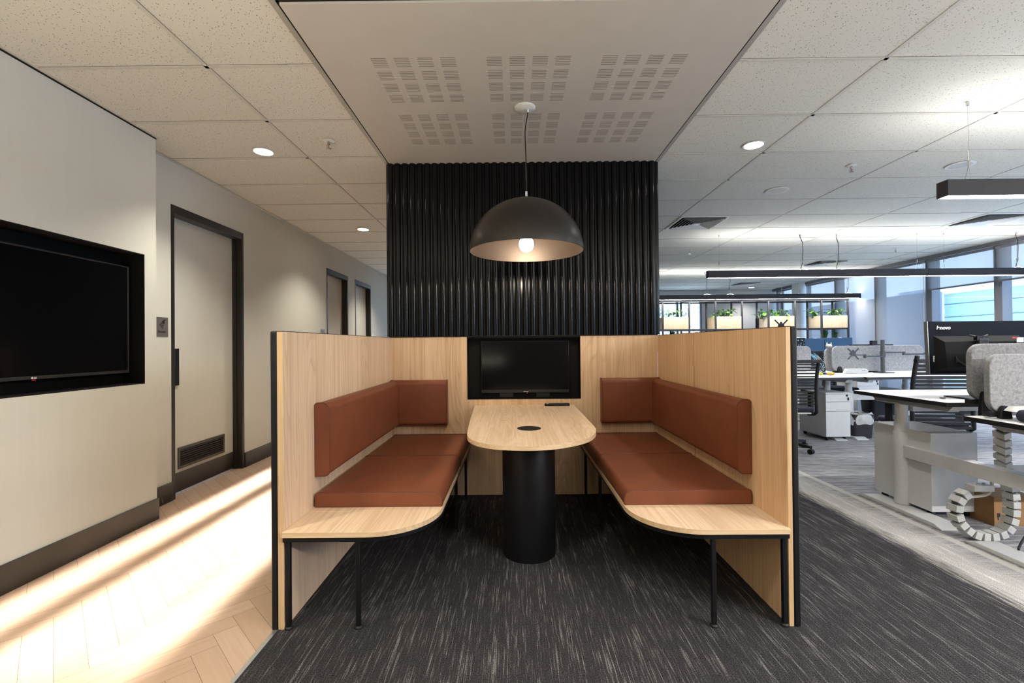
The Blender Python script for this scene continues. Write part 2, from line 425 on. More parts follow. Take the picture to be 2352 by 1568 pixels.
# floors
struct(MB().box(-1.018, 7.6, YB, YE, -.06, 0).build('floor', 'carpet'))
struct(MB().box(-1.034, -1.016, YB, YK, -.05, .0025).build('trim_1', 'alu'))   # metal strip between parquet and carpet
def parquet():
    Wd, n = .095, 6
    me = bpy.data.meshes.new('floor_timber'); bm = bmesh.new()
    uvl = bm.loops.layers.uv.new('UVMap'); pl = bm.faces.layers.float.new('plank')
    c, s = math.cos(PI/4), math.sin(PI/4); g = .0005
    def world(u, v): return ((u*c-v*s)*Wd, (u*s+v*c)*Wd, 0)
    x0, x1, y0, y1 = -2.9, -1.034, YB, YK
    for k in range(-130, 260):
        for m in range(-22, 23):
            for vert in (0, 1):
                if vert: u0, v0, du, dv = k+n+2*n*m, k-n+1, 1, n
                else: u0, v0, du, dv = k+2*n*m, k, n, 1
                cx, cy, _ = world(u0+du/2, v0+dv/2)
                if cx < x0-.4 or cx > x1+.4 or cy < y0-.4 or cy > y1+.4: continue
                gg = g/Wd
                q = [(u0+gg, v0+gg), (u0+du-gg, v0+gg), (u0+du-gg, v0+dv-gg), (u0+gg, v0+dv-gg)]
                f = bm.faces.new([bm.verts.new(world(*p)) for p in q])
                f[pl] = random.random(); o = (random.random()*9, random.random()*9)
                for lp, p in zip(f.loops, q):
                    a, b = p[0]-u0, p[1]-v0
                    if vert: a, b = b, a
                    lp[uvl].uv = (a*Wd+o[0], b*Wd+o[1])
    for co, no in (((x0,0,0),(-1,0,0)), ((x1,0,0),(1,0,0)), ((0,y0,0),(0,-1,0)), ((0,y1,0),(0,1,0))):
        bmesh.ops.bisect_plane(bm, geom=bm.verts[:]+bm.edges[:]+bm.faces[:], plane_co=co, plane_no=no, clear_outer=True)
    bm.to_mesh(me); bm.free(); me.materials.append(M['parquet'])
    o = bpy.data.objects.new('floor_timber', me); COL.objects.link(o); struct(o)
parquet()
struct(MB().box(-2.9, -1.034, YB, YK, -.06, -.0008).build('floor_slab', 'shadow'))
# ceiling + grid
ceil = struct(MB().box(-2.9, -1.0, YB, YK+.15, H, H+.1).box(-1.0, 7.6, YB, YE+.15, H, H+.1).build('ceiling', 'ceiling'))
g = MB()
x = 1.98-1.2*4
while x < 7.4:
    if x > -2.72: g.box(x-.011, x+.011, YB, YE, H-.004, H+.002)
    x += 1.2
y = 3.045-.6*11
while y < YE:
    for x0, x1 in ((-2.715, -1.03), (1.2, 7.35)) if 1.9 < y < 10.1 else ((1.2, 7.35),) if y > 10 else ((-2.715, 7.35),): g.box(x0, x1, y-.011, y+.011, H-.004, H+.002)
    y += .6
g.build('ceiling_grid', 'tbar', ceil)
# thin dark strips painted beside every bar as shadow lines of the tile edges
g = MB()
x = 1.98-1.2*4
while x < 7.4:
    if x > -2.72: g.box(x+.011, x+.0145, YB, YE, H-.0012, H+.002)
    x += 1.2
y = 3.045-.6*11
while y < YE:
    for x0, x1 in ((-2.715, -1.03), (1.2, 7.35)) if 1.9 < y < 10.1 else ((1.2, 7.35),) if y > 10 else ((-2.715, 7.35),): g.box(x0, x1, y-.0145, y-.011, H-.0012, H+.002)
    y += .6
g.build('ceiling_shadow_lines', 'slot', ceil)
# walls
NY0, NY1, NZ0, NZ1 = 1.84, 3.163, .963, 1.848
w = MB()
w.box(XN-.18, XN, YB, NY0, 0, H).box(XN-.18, XN, NY1, 3.265, 0, H).box(XN-.18, XN, NY0, NY1, 0, NZ0).box(XN-.18, XN, NY0, NY1, NZ1, H)
wl = struct(w.build('wall_left', 'wall'))
w = MB()
w.box(XN-.165, XN-.15, NY0, NY1, NZ0, NZ1)
e = .006
w.box(XN-.15, XN-.0005, NY0, NY0+e, NZ0, NZ1).box(XN-.15, XN-.0005, NY1-e, NY1, NZ0, NZ1).box(XN-.15, XN-.0005, NY0, NY1, NZ0, NZ0+e).box(XN-.15, XN-.0005, NY0, NY1, NZ1-e, NZ1)
w.build('niche_lining', 'niche', wl)
DOORS = [(3.655, 4.64), (6.705, 7.575), (7.912, 8.79)]; DH = 2.35
w = MB(); a = 3.265
for d0, d1 in DOORS:
    w.box(XF-.2, XF, a, d0, 0, H); w.box(XF-.2, XF, d0, d1, DH, H); a = d1
w.box(XF-.2, XF, a, YK, 0, H)
struct(w.build('wall_corridor', 'wall'))
struct(MB().box(-2.9, 7.6, YB-.15, YB, 0, H).build('wall_back', 'rear_wall'))
# corridor end wall with its glazed opening (sun comes through it)
w = MB()
w.box(-2.9, -2.43, YK, YK+.15, 0, H).box(-1.40, -.9, YK, YK+.15, 0, H).box(-2.43, -1.40, YK, YK+.15, 2.58, H).box(-2.215, -2.055, YK, YK+.15, 0, 2.58)
struct(w.build('wall_corridor_end', 'white_wall'))
# core behind the booth
struct(MB().box(-1.012, 1.168, 3.86, YE+.15, 0, H).build('wall_core', 'black_soft'))
# far office wall with a tall window
w = MB()
WX0, WX1 = 3.95, 5.31
w.box(1.168, WX0, YE, YE+.15, 0, H).box(WX1, 7.6, YE, YE+.15, 0, H).box(WX0, WX1, YE, YE+.15, 2.42, H)
struct(w.build('wall_far', 'white_wall'))
wf = MB()
for xx in (WX0, 4.60, WX1-.05): wf.box(xx, xx+.05, YE-.02, YE+.06, 0, 2.42)
wf.box(WX0, WX1, YE-.02, YE+.06, 2.37, 2.42)
wn = struct(wf.build('window_1', 'mull'))
MB().add([(WX0+.05, YE+.02, 0), (4.60, YE+.02, 0), (4.60, YE+.02, 2.37), (WX0+.05, YE+.02, 2.37)], [(0,1,2,3)]).build('window_pane', 'glass', wn)
MB().add([(4.65, YE+.02, 0), (WX1-.05, YE+.02, 0), (WX1-.05, YE+.02, 2.37), (4.65, YE+.02, 2.37)], [(0,1,2,3)]).build('window_pane', 'glass', wn)
# facade: spandrel, head, mullions, glass, blinds
MU = [7.03-1.17*k for k in range(9, 0, -1)]+[7.03+1.17*k for k in range(0, 6)]
struct(MB().box(XR, XR+.2, YB, YE, 0, .28).box(XR-.04, XR+.2, YB, YE, 2.635, H).build('wall_right', 'mull'))
m_ = MB()
for yy in MU: m_.box(XR-.02, XR+.13, yy-.06, yy+.06, .28, 2.635)
wn = struct(m_.build('window_2', 'mull'))
ys = [YB]+MU+[YE]
for a, b in zip(ys[:-1], ys[1:]):
    a_, b_ = a+(.06 if a != YB else 0), b-(.06 if b != YE else 0)
    MB().add([(XR+.08, a_, .28), (XR+.08, b_, .28), (XR+.08, b_, 2.635), (XR+.08, a_, 2.635)], [(0,1,2,3)]).build('window_pane', 'glass', wn)
struct(MB().box(XR-.16, XR+.02, 11.62, 11.98, 0, H).build('pillar_1', 'white_wall'))
bay = 0
for a, b in zip(ys[:-1], ys[1:]):
    if b < 4.5: continue
    y0, y1 = a+.012, b-.012
    if y0 > 11.5: y0, y1 = (12.0, 12.82) if y0 < 12.5 else (None, None)
    if y0 is None: continue
    if y1 > 11.58 and y0 < 11.6: y1 = 11.56
    full = a > 8.1
    zb = .30 if full else 2.105
    t = thing('roller_blind', None, 'blind', (XR-.05, (y0+y1)/2, 2.60), 0, 'roller blinds on the window wall')
    o = (XR-.05, (y0+y1)/2, 2.60)
    MB().box(XR-.052, XR-.049, y0, y1, zb, 2.60).build('fabric', 'blind', t, origin=o)
    MB().tube([(XR-.05, y0, 2.605), (XR-.05, y1, 2.605)], .022, 12).build('roller', 'mull', t, origin=o)
    MB().box(XR-.058, XR-.043, y0, y1, zb-.02, zb+.004).build('bottom_bar', 'mull', t, origin=o)
    if full and y0 < 8.4:
        MB().tube([(XR-.07, y0+.03, 2.6), (XR-.07, y0+.03, 1.25)], .004, 6).build('pull_cord', 'white_plastic', t, origin=o)
    bay += 1
    ordn = ['first', 'second', 'third', 'fourth', 'fifth', 'sixth', 'seventh', 'eighth']
    t['label'] = ('grey roller blind drawn to the sill' if full else 'grey roller blind stopped above the monitors')+', %s from the near end' % ordn[bay-1]
# outside
eb = thing('neighbour_building', 'pale blue panelled building with a white fascia outside the windows', 'building', (10.2, 6, -1))
o = (10.2, 6, -1)
MB().box(10.2, 10.5, -8, 12.2, -1, 2.30).build('cladding', 'ext_blue', eb, origin=o)
f = MB().box(10.12, 10.5, -8, 12.2, 2.30, 2.47)
yy = 8.1
for yy in (4.3, 6.55, 8.75, 11.0): f.box(10.14, 10.2, yy, yy+.16, -1, 2.3)
f.build('fascia', 'ext_white', eb, origin=o)
f = MB()
for zz in (.9, 1.75, 2.05): f.box(10.193, 10.2, -8, 12.2, zz, zz+.012)
f.build('panel_joint', 'mull', eb, origin=o)
MB().box(9.8, 10.1, 10.95, 24, -1, 2.36).build('annexe', 'ext_dark', eb, origin=o)
tr = MB()
for i in range(420):
    cx, cz, r = random.choice([(5.3, 1.0, .8), (5.9, 2.1, .55), (7.1, 2.2, .7), (6.7, .9, .9), (7.6, 1.3, .7)])
    a, bb, rr = random.random()*2*PI, random.uniform(-1, 1), r*random.random()**.4
    p = Vector((cx+rr*math.cos(a), 18+bb*r*.6, cz+rr*math.sin(a))); s_ = random.uniform(.05, .12)
    d1 = Vector((random.uniform(-1,1), random.uniform(-1,1), random.uniform(-1,1))).normalized()*s_; d2 = d1.orthogonal().normalized()*s_*.6
    tr.add([p-d1, p+d2, p+d1, p-d2], [(0,1,2,3)])
ot = thing('outdoor_tree', 'pale hazy tree seen through the far window', 'tree', (6.2, 18, -1))
tr.build('foliage', 'tree', ot, recalc=False, origin=(6.2, 18, -1))
MB().tube([(6.2, 18, -1), (6.25, 18, 1), (6.1, 18, 2)], [.12, .09, .05], 8, 0).build('trunk', 'tree', ot, origin=(6.2, 18, -1))
# skirtings
sk = .147
struct(MB().box(XN, XN+.012, YB, 3.272, 0, sk).build('baseboard_left', 'bronze', bevel=.002))
k = MB(); a = 3.265
for d0, d1 in DOORS: k.box(XF, XF+.012, a, d0, 0, sk); a = d1
k.box(XF, XF+.012, a, YK, 0, sk)
struct(k.build('baseboard_corridor', 'bronze', bevel=.002))
struct(MB().box(XN, XN+.004, YB, 3.267, H-.014, H-.0045).build('trim_2', 'shadow'))
struct(MB().box(XF, XF+.022, 3.265, YK, H-.010, H-.0045).build('trim_3', 'tbar'))
struct(MB().box(XN, XN+.02, YB, 3.27, H-.0045, H).box(-2.715, XN, 3.265, 3.29, H-.0045, H).build('trim_4', 'tbar'))

# doors
def door(i, d0, d1, full):
    r = struct(bpy.data.objects.new('door_%d' % i, None)); COL.objects.link(r); r.location = (XF, (d0+d1)/2, 0); O = tuple(r.location)
    fw, dp = .036, .105
    f = MB()
    f.box(XF-dp, XF+.004, d0, d0+fw, 0, DH).box(XF-dp, XF+.004, d1-fw, d1, 0, DH).box(XF-dp, XF+.004, d0+fw, d1-fw, DH-.065, DH)
    f.box(XF-dp, XF-.05, d0+fw, d0+fw+.012, 0, DH-.065).box(XF-dp, XF-.05, d1-fw-.014, d1-fw, 0, DH-.065)
    f.build('door_frame', 'frame_bronze', r, bevel=.002, origin=O)
    lx = XF-.085
    MB().box(lx-.04, lx, d0+fw+.004, d1-fw-.003, .008, DH-.068).build('door_leaf', 'wall', r, bevel=.001, origin=O)
    MB().box(lx, lx+.003, d0+fw+.006, d1-fw-.006, .012, .172).build('kick_plate', 'bronze', r, origin=O)
    if full:
        hd = MB().box(lx+.001, lx+.018, d0+.135, d0+.182, .895, 1.2)
        hd.build('handle', 'black', r, bevel=.003, origin=O)
        y0, y1, z0, z1 = 3.835, 4.45, .198, .375
        v = MB(); fr = .022
        v.box(lx, lx+.008, y0, y1, z1-fr, z1).box(lx, lx+.008, y0, y1, z0, z0+fr).box(lx, lx+.008, y0, y0+fr, z0+fr, z1-fr).box(lx, lx+.008, y1-fr, y1, z0+fr, z1-fr)
        vt = v.build('vent_grille', 'bronze', r, origin=O)
        MB().box(lx+.0005, lx+.002, y0+fr, y1-fr, z0+fr, z1-fr).build('vent_shadow', 'shadow', vt, origin=O)
        v = MB()
        for q in range(7):
            zc = z0+fr+.012+q*.0185
            v.add([(lx+.002, y0+fr, zc-.006), (lx+.002, y1-fr, zc-.006), (lx+.009, y1-fr, zc+.003), (lx+.009, y0+fr, zc+.003), (lx+.009, y0+fr, zc+.006), (lx+.009, y1-fr, zc+.006)], [(0,1,2,3), (3,2,5,4)])
        v.build('vent_blades', 'black_soft', vt, origin=O)
    else:
        MB().box(lx+.001, lx+.016, d0+.125, d0+.165, .895, 1.2).build('handle', 'black', r, bevel=.003, origin=O)
M['frame_bronze'] = m_plain('door_frame_bronze', (.020, .0175, .015), .42, .2, .35)
for i, (d0, d1) in enumerate(DOORS): door(i+1, d0, d1, i == 0)

# shower sign
t = thing('door_sign', 'grey metal shower sign on the wall left of the nearest door', 'sign', (XF, 3.56, 1.292)); O = (XF, 3.56, 1.292)
MB().box(XF, XF+.004, 3.5, 3.619, 1.292, 1.443).build('plate', 'sign', t, bevel=.001, origin=O)
def ic(u, v): return (3.5+.119*u, 1.292+.151*(1-v))     # u across, v down, in sign units
ik = MB(); xs = XF+.0045
def slab(poly): ik.prism([ic(*p) for p in poly], xs-.0006, xs, 'X')
slab([(.43, .20), (.50, .185), (.68, .30), (.66, .345), (.58, .345)])            # head
slab([(.50, .185), (.60, .15), (.66, .115), (.72, .10), (.86, .115), (.86, .135), (.74, .135), (.70, .17), (.68, .30)])   # neck and arm
slab([(.41, .265), (.44, .235), (.65, .335), (.64, .36)])
for a, b in (((.42, .285), (.22, .42)), ((.47, .31), (.30, .48)), ((.52, .335), (.40, .54)), ((.59, .36), (.49, .585))):
    dx = .022; slab([(a[0]-dx, a[1]), (a[0]+dx, a[1]+.012), (b[0]+dx, b[1]+.012), (b[0]-dx, b[1])])
ik.build('shower_pictogram', 'ink', t, origin=O)
text('lettering', 'Shower', 'ink', .026, t, (XF+.0042-O[0], 3.512-O[1], 1.323-O[2]), (PI/2, 0, PI/2), .0004, bold=.0006)
t = thing('door_sign', 'small grey door sign on the corridor wall before the middle door', 'sign', (XF, 6.56, 1.30)); O = (XF, 6.56, 1.30)
MB().box(XF, XF+.004, 6.49, 6.635, 1.27, 1.45).build('plate', 'sign', t, origin=O)
MB().box(XF+.004, XF+.005, 6.556, 6.566, 1.34, 1.43).build('mark', 'ink', t, origin=O)
MB().box(XF, XF+.008, 8.84, 8.92, 1.36, 1.45).build('switch_box', 'white_plastic', origin=(XF, 8.88, 1.4))
tag(bpy.data.objects['switch_box'], 'small pale switch plate beyond the farthest corridor door', 'switch')

# ---------------------------------------------------------------- column cladding
pit = .0607; bx0 = -.996
cl = MB().box(-1.012, 1.168, 3.755, 3.86, 1.272, 2.684)
for k in range(36):
    cx = bx0+pit*k
    if cx > 1.16: break
    pts = [(cx+.0235*math.cos(q), 3.757-.0235*math.sin(q)) for q in [PI*i/10 for i in range(11)]]
    cl.prism(pts, 1.279, 2.684, 'Z', 0, True)
for sx, sd in ((-1.012, -1), (1.168, 1)):
    for k in range(14):
        cy = 3.785+pit*k
        pts = [(sx+sd*.0235*math.sin(q), cy+.0235*math.cos(q)) for q in [PI*i/10 for i in range(11)]]
        cl.prism(pts, 1.279, 2.684, 'Z', 0, True)
struct(cl.build('pillar_cladding', 'batten'))

# ---------------------------------------------------------------- bulkhead ceiling with acoustic perforation
bk = MB().box(-1.0, 1.16, 1.985, 3.86, 2.683, H-.0005)
bk = struct(bk.build('ceiling_bulkhead', 'plaster'))
tm = MB()
tm.box(-1.042, -1.014, 1.945, 3.86, 2.6925, H-.0003).box(1.174, 1.202, 1.945, 3.86, 2.6925, H-.0003).box(-1.014, 1.174, 1.945, 1.971, 2.6925, H-.0003)
struct(tm.build('trim_5', 'trim_grey'))
sh = MB().box(-1.014, -1.0, 1.971, 3.86, 2.694, H-.0003).box(1.16, 1.174, 1.971, 3.86, 2.694, H-.0003).box(-1.014, 1.174, 1.971, 1.985, 2.694, H-.0003)
sh.build('shadow_line', 'shadow', bk)
for gy in (2.365, 2.953):
    for gx in (-.726, -.128, .471):
        p = MB()
        for i in range(4):
            for j in range(4):
                for s_ in range(6):
                    x0 = gx+i*.1193; y0 = gy+j*.1185+s_*.0145
                    p.box(x0, x0+.079, y0, y0+.0042, 2.6824, 2.6836)
        p.build('perforation_panel', 'slot', bk)

# ================================================================ BOOTH
def screen(name, x_in, x_out, label, wmat):
    """side screen: oak core, dark metal outer capping"""
    s = 1 if x_out > x_in else -1
    t = thing(name, label, 'booth screen', ((x_in+x_out)/2, 2.86, 0)); O = tuple(t.location)
    xm = x_out-s*.027
    a, b = sorted((x_in, xm))
    MB().box(a, b, 1.977, 3.735, 0, 1.271).build('oak_panel', wmat, t, bevel=.001, origin=O)
    a, b = sorted((xm, x_out))
    MB().box(a, b, 1.972, 3.755, 0, 1.2725).build('metal_cladding', 'black', t, bevel=.006, seg=3, origin=O)
    a, b = sorted((x_in-s*.001, xm))
    MB().box(a, b, 1.975, 3.735, 1.271, 1.2735).build('top_cap', 'black', t, origin=O)
    a, b = sorted((x_in+s*.001, xm-s*.0005))
    MB().box(a, b, 1.9762, 1.977, .002, 1.270).build('edge_band', 'wood_e', t, origin=O)
    return t
sL = screen('booth_screen', -.990, -1.042, 'tall oak side screen with dark outer face beside the corridor', 'wood_z')
sR = screen('booth_screen', 1.157, 1.204, 'tall oak side screen with dark outer face beside the open office', 'wood_zr')
MB().box(1.1562, 1.157, 2.984, 2.9865, 0, 1.27).build('panel_joint', 'shadow', sR, origin=tuple(sR.location))
# back wall with TV niche
BY = 3.735; T0, T1, TZ = -.38, .535, .766
t = thing('booth_back_panel', 'oak back panel of the booth below the black battens', 'panel', (.08, BY, 0)); O = tuple(t.location)
p = MB()
p.box(-.990, T0, BY, 3.86, 0, 1.272).box(T1, 1.157, BY, 3.86, 0, 1.272).box(T0, T1, BY, 3.86, 0, TZ)
p.build('oak_panel', 'wood_zb', t, origin=O)
q = MB().box(T0, T1, 3.84, 3.86, TZ, 1.272)
e = .004
q.box(T0, T0+e, BY+.001, 3.84, TZ, 1.272).box(T1-e, T1, BY+.001, 3.84, TZ, 1.272).box(T0+e, T1-e, BY+.001, 3.84, TZ, TZ+e).box(T0+e, T1-e, BY+.004, 3.84, 1.262, 1.272)
q.build('niche_lining', 'niche', t, origin=O)
MB().box(-.99, 1.157, 3.728, 3.755, 1.2725, 1.279).build('batten_shadow_strip', 'shadow', t, origin=O)  # dark strip standing in for the shadow line beneath the battens
# television in the niche
t = thing('television', 'flat black television in the recess above the booth table', 'television', (.09, 3.82, .80)); O = tuple(t.location)
MB().box(-.271, .450, 3.795, 3.838, .812, 1.236).build('housing', 'bezel', t, bevel=.003, origin=O)
MB().box(-.266, .445, 3.793, 3.7955, .838, 1.231).build('screen', 'screen', t, origin=O)
MB().box(-.268, .447, 3.791, 3.796, .8125, .834).build('lower_bezel', 'bezel', t, bevel=.001, origin=O)
text('maker_lettering', 'Hisense', 'logo', .0125, t, (.094-O[0], 3.7906-O[1], .819-O[2]), (PI/2, 0, 0), .0003, align='CENTER', bold=.0003)
MB().box(.100, .108, 3.789, 3.7915, .8065, .8125).build('standby_light', 'red_led', t, origin=O)
for a in (-.12, .18): MB().box(a, a+.11, 3.80, 3.83, .775, .812).build('wall_bracket', 'black_soft', t, origin=O)

# benches
def bench(sx, xw, xi, label, legs, fr_y):
    """xw = wall side x, xi = inner edge x"""
    t = thing('bench', label, 'bench', ((xw+xi)/2, 2.85, 0)); O = tuple(t.location)
    yb, yf, ry, rx = BY-.001, 1.958, .30, .285
    def outline(ins):
        x_in = xi-sx*(-1)*0
        xi2 = xi+(-ins if sx < 0 else ins)
        pts = [(xw, yb), (xw, yf+ins)]
        cx = xi2-(rx if sx < 0 else -rx); cy = yf+ins+ry
        a = [( cx+(rx if sx < 0 else -rx)*math.sin(q), cy-ry*math.cos(q)) for q in [PI/2*i/14 for i in range(15)]]
        pts += a+[(xi2, yb)]
        return pts
    MB().prism(outline(0), .397, .4195, 'Z', 0, False).build('seat_board', 'wood_y', t, bevel=.0008, origin=O)
    ed = MB(); ol = outline(-.0006)
    for (ax, ay), (bx_, by_) in zip(ol[1:-1], ol[2:]):
        ed.add([(ax, ay, .398), (bx_, by_, .398), (bx_, by_, .4188), (ax, ay, .4188)], [(0,1,2,3)], 0, True)
    ed.build('edge_band', 'wood_edge_x', t, recalc=False, origin=O)
    ins = outline(.012)
    fr = MB(); path = ins[1:]
    for (ax, ay), (bx_, by_) in zip(path[:-1], path[1:]): fr.beam((ax, ay+.006, .3865), (bx_, by_+.006, .3865), .02, .021)
    fr.build('steel_frame', 'black', t, origin=O)
    for lx, ly in legs:
        l = MB().box(lx-.0095, lx+.0095, ly-.0095, ly+.0095, .012, .378).build('leg', 'black', t, bevel=.002, origin=O)
        MB().lathe([(.012, .012), (.017, .007), (.017, 0)][::-1], 14, (lx, ly, 0)).build('levelling_foot', 'black_soft', l, origin=O)
    return t
M['wood_edge_x'] = m_wood('oak_edging_long', 'X', lin(214, 184, 146), lin(226, 198, 160), lin(188, 154, 114), seed=6.0)
bench(-1, -.990, -.355, 'oak bench on thin black legs along the corridor side screen', [(-.974, 1.986), (-.676, 1.988), (-.385, 3.01), (-.385, 3.62)], 1.958)
bench(1, 1.157, .528, 'oak bench on thin black legs along the office side screen', [(1.142, 1.985), (.840, 1.982), (.556, 3.05), (.556, 3.66)], 1.958)

# cushions
def prof_loop(b, poly, a, axis, off):
    """piping around a profile"""
    def P(u, w): return {'Y': (u, a, w), 'X': (a, u, w)}[axis]
    b.tube([P(*p) for p in poly], .0034, 6, 0, True)
def cushion(name, poly, a0, a1, axis, label, cat, group=None):
    cx = sum(p[0] for p in poly)/len(poly); z0 = min(p[1] for p in poly)
    loc = (cx, (a0+a1)/2, z0) if axis == 'Y' else ((a0+a1)/2, cx, z0)
    t = thing(name, label, cat, loc, 0, group); O = loc
    MB().prism(poly, a0, a1, axis, 0, True).build('cover', 'leather', t, bevel=.004, seg=2, origin=O)
    for a in (a0+.003, a1-.003):
        b = MB(); prof_loop(b, poly, a, axis, 0); b.build('piping', 'piping', t, origin=O)
    return t
zb, zt = .4198, .490
def crown(x0, x1, hi_inner, sx):
    # seat profile with a soft rounded inner top edge and a slightly crowned top
    ri, rw = .042, .018
    if sx < 0: rr = [.010, .012, ri, rw]
    else: rr = [.012, .010, rw, ri]
    return rrect(x0, x1, zb, zt, rr, 6)
for sx, x0, x1, side in ((-1, -.978, -.357, 'corridor'), (1, .530, 1.150, 'office')):
    cushion('seat_cushion', crown(x0, x1, 1, sx), 2.262, 3.017, 'Y', 'tan leather front seat cushion on the %s-side bench' % side, 'cushion', 'leather seat cushions')
    cushion('seat_cushion', crown(x0, x1, 1, sx), 3.021, 3.733, 'Y', 'tan leather rear seat cushion on the %s-side bench, against the back panel' % side, 'cushion', 'leather seat cushions')
zb2, zt2 = .566, .926
cushion('back_cushion', rrect(-.9895, -.915, zb2, zt2, [.006, .03, .035, .02], 6), 2.284, 3.653, 'Y', 'long tan leather back cushion on the corridor side screen', 'cushion', 'leather back cushions')
cushion('back_cushion', rrect(1.088, 1.1565, zb2, zt2, [.03, .006, .02, .035], 6), 2.268, 3.653, 'Y', 'long tan leather back cushion on the office side screen', 'cushion', 'leather back cushions')
cushion('back_cushion', rrect(3.656, 3.7345, .572, .930, [.03, .006, .02, .035], 6), -.985, -.535, 'X', 'short tan leather back cushion on the back panel, corridor side of the television', 'cushion', 'leather back cushions')
cushion('back_cushion', rrect(3.656, 3.7345, .578, .934, [.03, .006, .02, .035], 6), .690, 1.152, 'X', 'short tan leather back cushion on the back panel, office side of the television', 'cushion', 'leather back cushions')

# table
t = thing('booth_table', 'pale oak booth table with rounded end on a black drum base', 'table', (.083, 2.70, 0)); O = tuple(t.location)
cx, ax_, bx_ = .080, .392, .53
kp = [(-.322, BY-.001), (-.292, 3.07), (-.276, 2.75), (-.268, 2.62), (-.256, 2.50), (-.230, 2.403), (-.176, 2.313), (-.085, 2.248), (.055, 2.220), (.180, 2.240), (.288, 2.305), (.378, 2.400), (.429, 2.505), (.459, 2.621), (.469, 2.735), (.473, 3.05), (.478, BY-.001)]
ol = [kp[0]]
for i in range(len(kp)-1):
    p0, p1_, p2_, p3_ = [Vector((*kp[min(max(j, 0), len(kp)-1)], 0)) for j in (i-1, i, i+1, i+2)]
    for k in range(1, 6):
        u = k/5; q = .5*((2*p1_)+(p2_-p0)*u+(2*p0-5*p1_+4*p2_-p3_)*u*u+(3*p1_-p0-3*p2_+p3_)*u**3) if 0 < i < len(kp)-2 else p1_.lerp(p2_, u)
        ol.append((q.x, q.y))
MB().prism(ol, .6965, .7195, 'Z').build('tabletop', 'wood_y', t, bevel=.0008, origin=O)
ed = MB(); s_ = 1.0012
for (ax1, ay1), (bx1, by1) in zip(ol[:-1], ol[1:]):
    f_ = lambda x, y: ((x-cx)*s_+cx, y-.0006)
    (ax1, ay1), (bx1, by1) = f_(ax1, ay1), f_(bx1, by1)
    ed.add([(ax1, ay1, .6972), (bx1, by1, .6972), (bx1, by1, .7188), (ax1, ay1, .7188)], [(0,1,2,3)], 0, True)
ed.build('edge_band', 'wood_edge_x', t, recalc=False, origin=O)
MB().lathe([(.152, 0), (.153, .004), (.153, .690), (.15, .6965)], 48, (.079, 2.703, 0)).build('pedestal', 'black', t, origin=O)
g_ = MB().lathe([(.069, .7195), (.069, .7215), (.066, .7222), (.0655, .7214), (.02, .7212), (.0, .7212)], 36, (.083, 2.687, 0), cap=False).build('cable_grommet', 'black_soft', t, origin=O)
# remote
t = thing('remote_control', 'slim black remote control at the back of the booth table', 'remote control', (.336, 3.675, .7197)); O = tuple(t.location)
MB().prism(rrect(.238, .436, 3.652, 3.697, .012, 4), .7197, .738, 'Z').build('body', 'black_soft', t, bevel=.004, seg=2, origin=O)
b = MB()
for i in range(12):
    for j in range(3): b.cyl((.275+i*.0128, 3.661+j*.0125, 0), .0036, .7379, .7396, 8)
b.build('buttons', 'bezel', t, origin=O)
MB().box(.252, .266, 3.6525, 3.668, .7378, .7393).build('power_button', 'logo', t, origin=O)

# pendant lamp
LX, LY = .083, 2.877
t = thing('pendant_lamp', 'large dark dome pendant lamp hanging over the booth table', 'lamp', (LX, LY, 1.78)); O = tuple(t.location)
MB().lathe([(.066, 2.683), (.066, 2.676), (.060, 2.671), (.0, 2.670)][::-1], 32, (LX, LY, 0), cap=False).build('ceiling_rose', 'white_plastic', t, origin=O)
MB().tube([(LX-.002, LY, 2.671), (LX-.001, LY, 2.4), (LX+.003, LY, 2.16)], .0011, 6).build('suspension_wire', 'steel', t, origin=O)
for a, r_, z0, z1 in ((.018, .006, 2.652, 2.671), (.003, .007, 2.128, 2.158)): MB().cyl((LX+a, LY, 0), r_, z0, z1, 10).build('cable_gland', 'white_plastic', t, origin=O)
MB().tube([(LX+.018, LY, 2.655), (LX+.012, LY, 2.62), (LX+.004, LY, 2.575), (LX-.002, LY, 2.53), (LX, LY, 2.44), (LX+.003, LY, 2.345), (LX+.005, LY-.004, 2.25), (LX+.004, LY, 2.15), (LX+.003, LY, 2.10)], .0034, 8).build('cord', 'black_soft', t, origin=O)
R_, Hh = .352, .325
outer = [(R_*math.cos(q), 1.783+Hh*math.sin(q)) for q in [PI/2*i/24 for i in range(25)]]
outer[-1] = (.002, outer[-1][1])
MB().lathe(outer, 72, (LX, LY, 0), cap=False).build('shade', 'shade', t, origin=O)
inner = [((R_-.003)*math.cos(q), 1.783+(Hh-.004)*math.sin(q)) for q in [PI/2*i/24 for i in range(25)]]
inner[-1] = (.002, inner[-1][1])
MB().lathe([(R_, 1.783)]+inner, 72, (LX, LY, 0), cap=False).build('shade_lining', 'copper', t, origin=O)
MB().lathe([(.045, 2.102), (.03, 2.112), (.012, 2.118), (.004, 2.130)], 20, (LX, LY, 0)).build('shade_cap', 'shade', t, origin=O)
MB().lathe([(.022, 1.88), (.024, 1.95), (.024, 2.09)], 20, (LX, LY, 0)).build('lamp_holder', 'black_soft', t, origin=O)
MB().lathe([(.001, 1.782), (.020, 1.786), (.036, 1.798), (.0455, 1.822), (.043, 1.845), (.032, 1.865), (.022, 1.882)], 28, (LX, LY, 0), cap=False).build('bulb', 'bulb', t, origin=O)
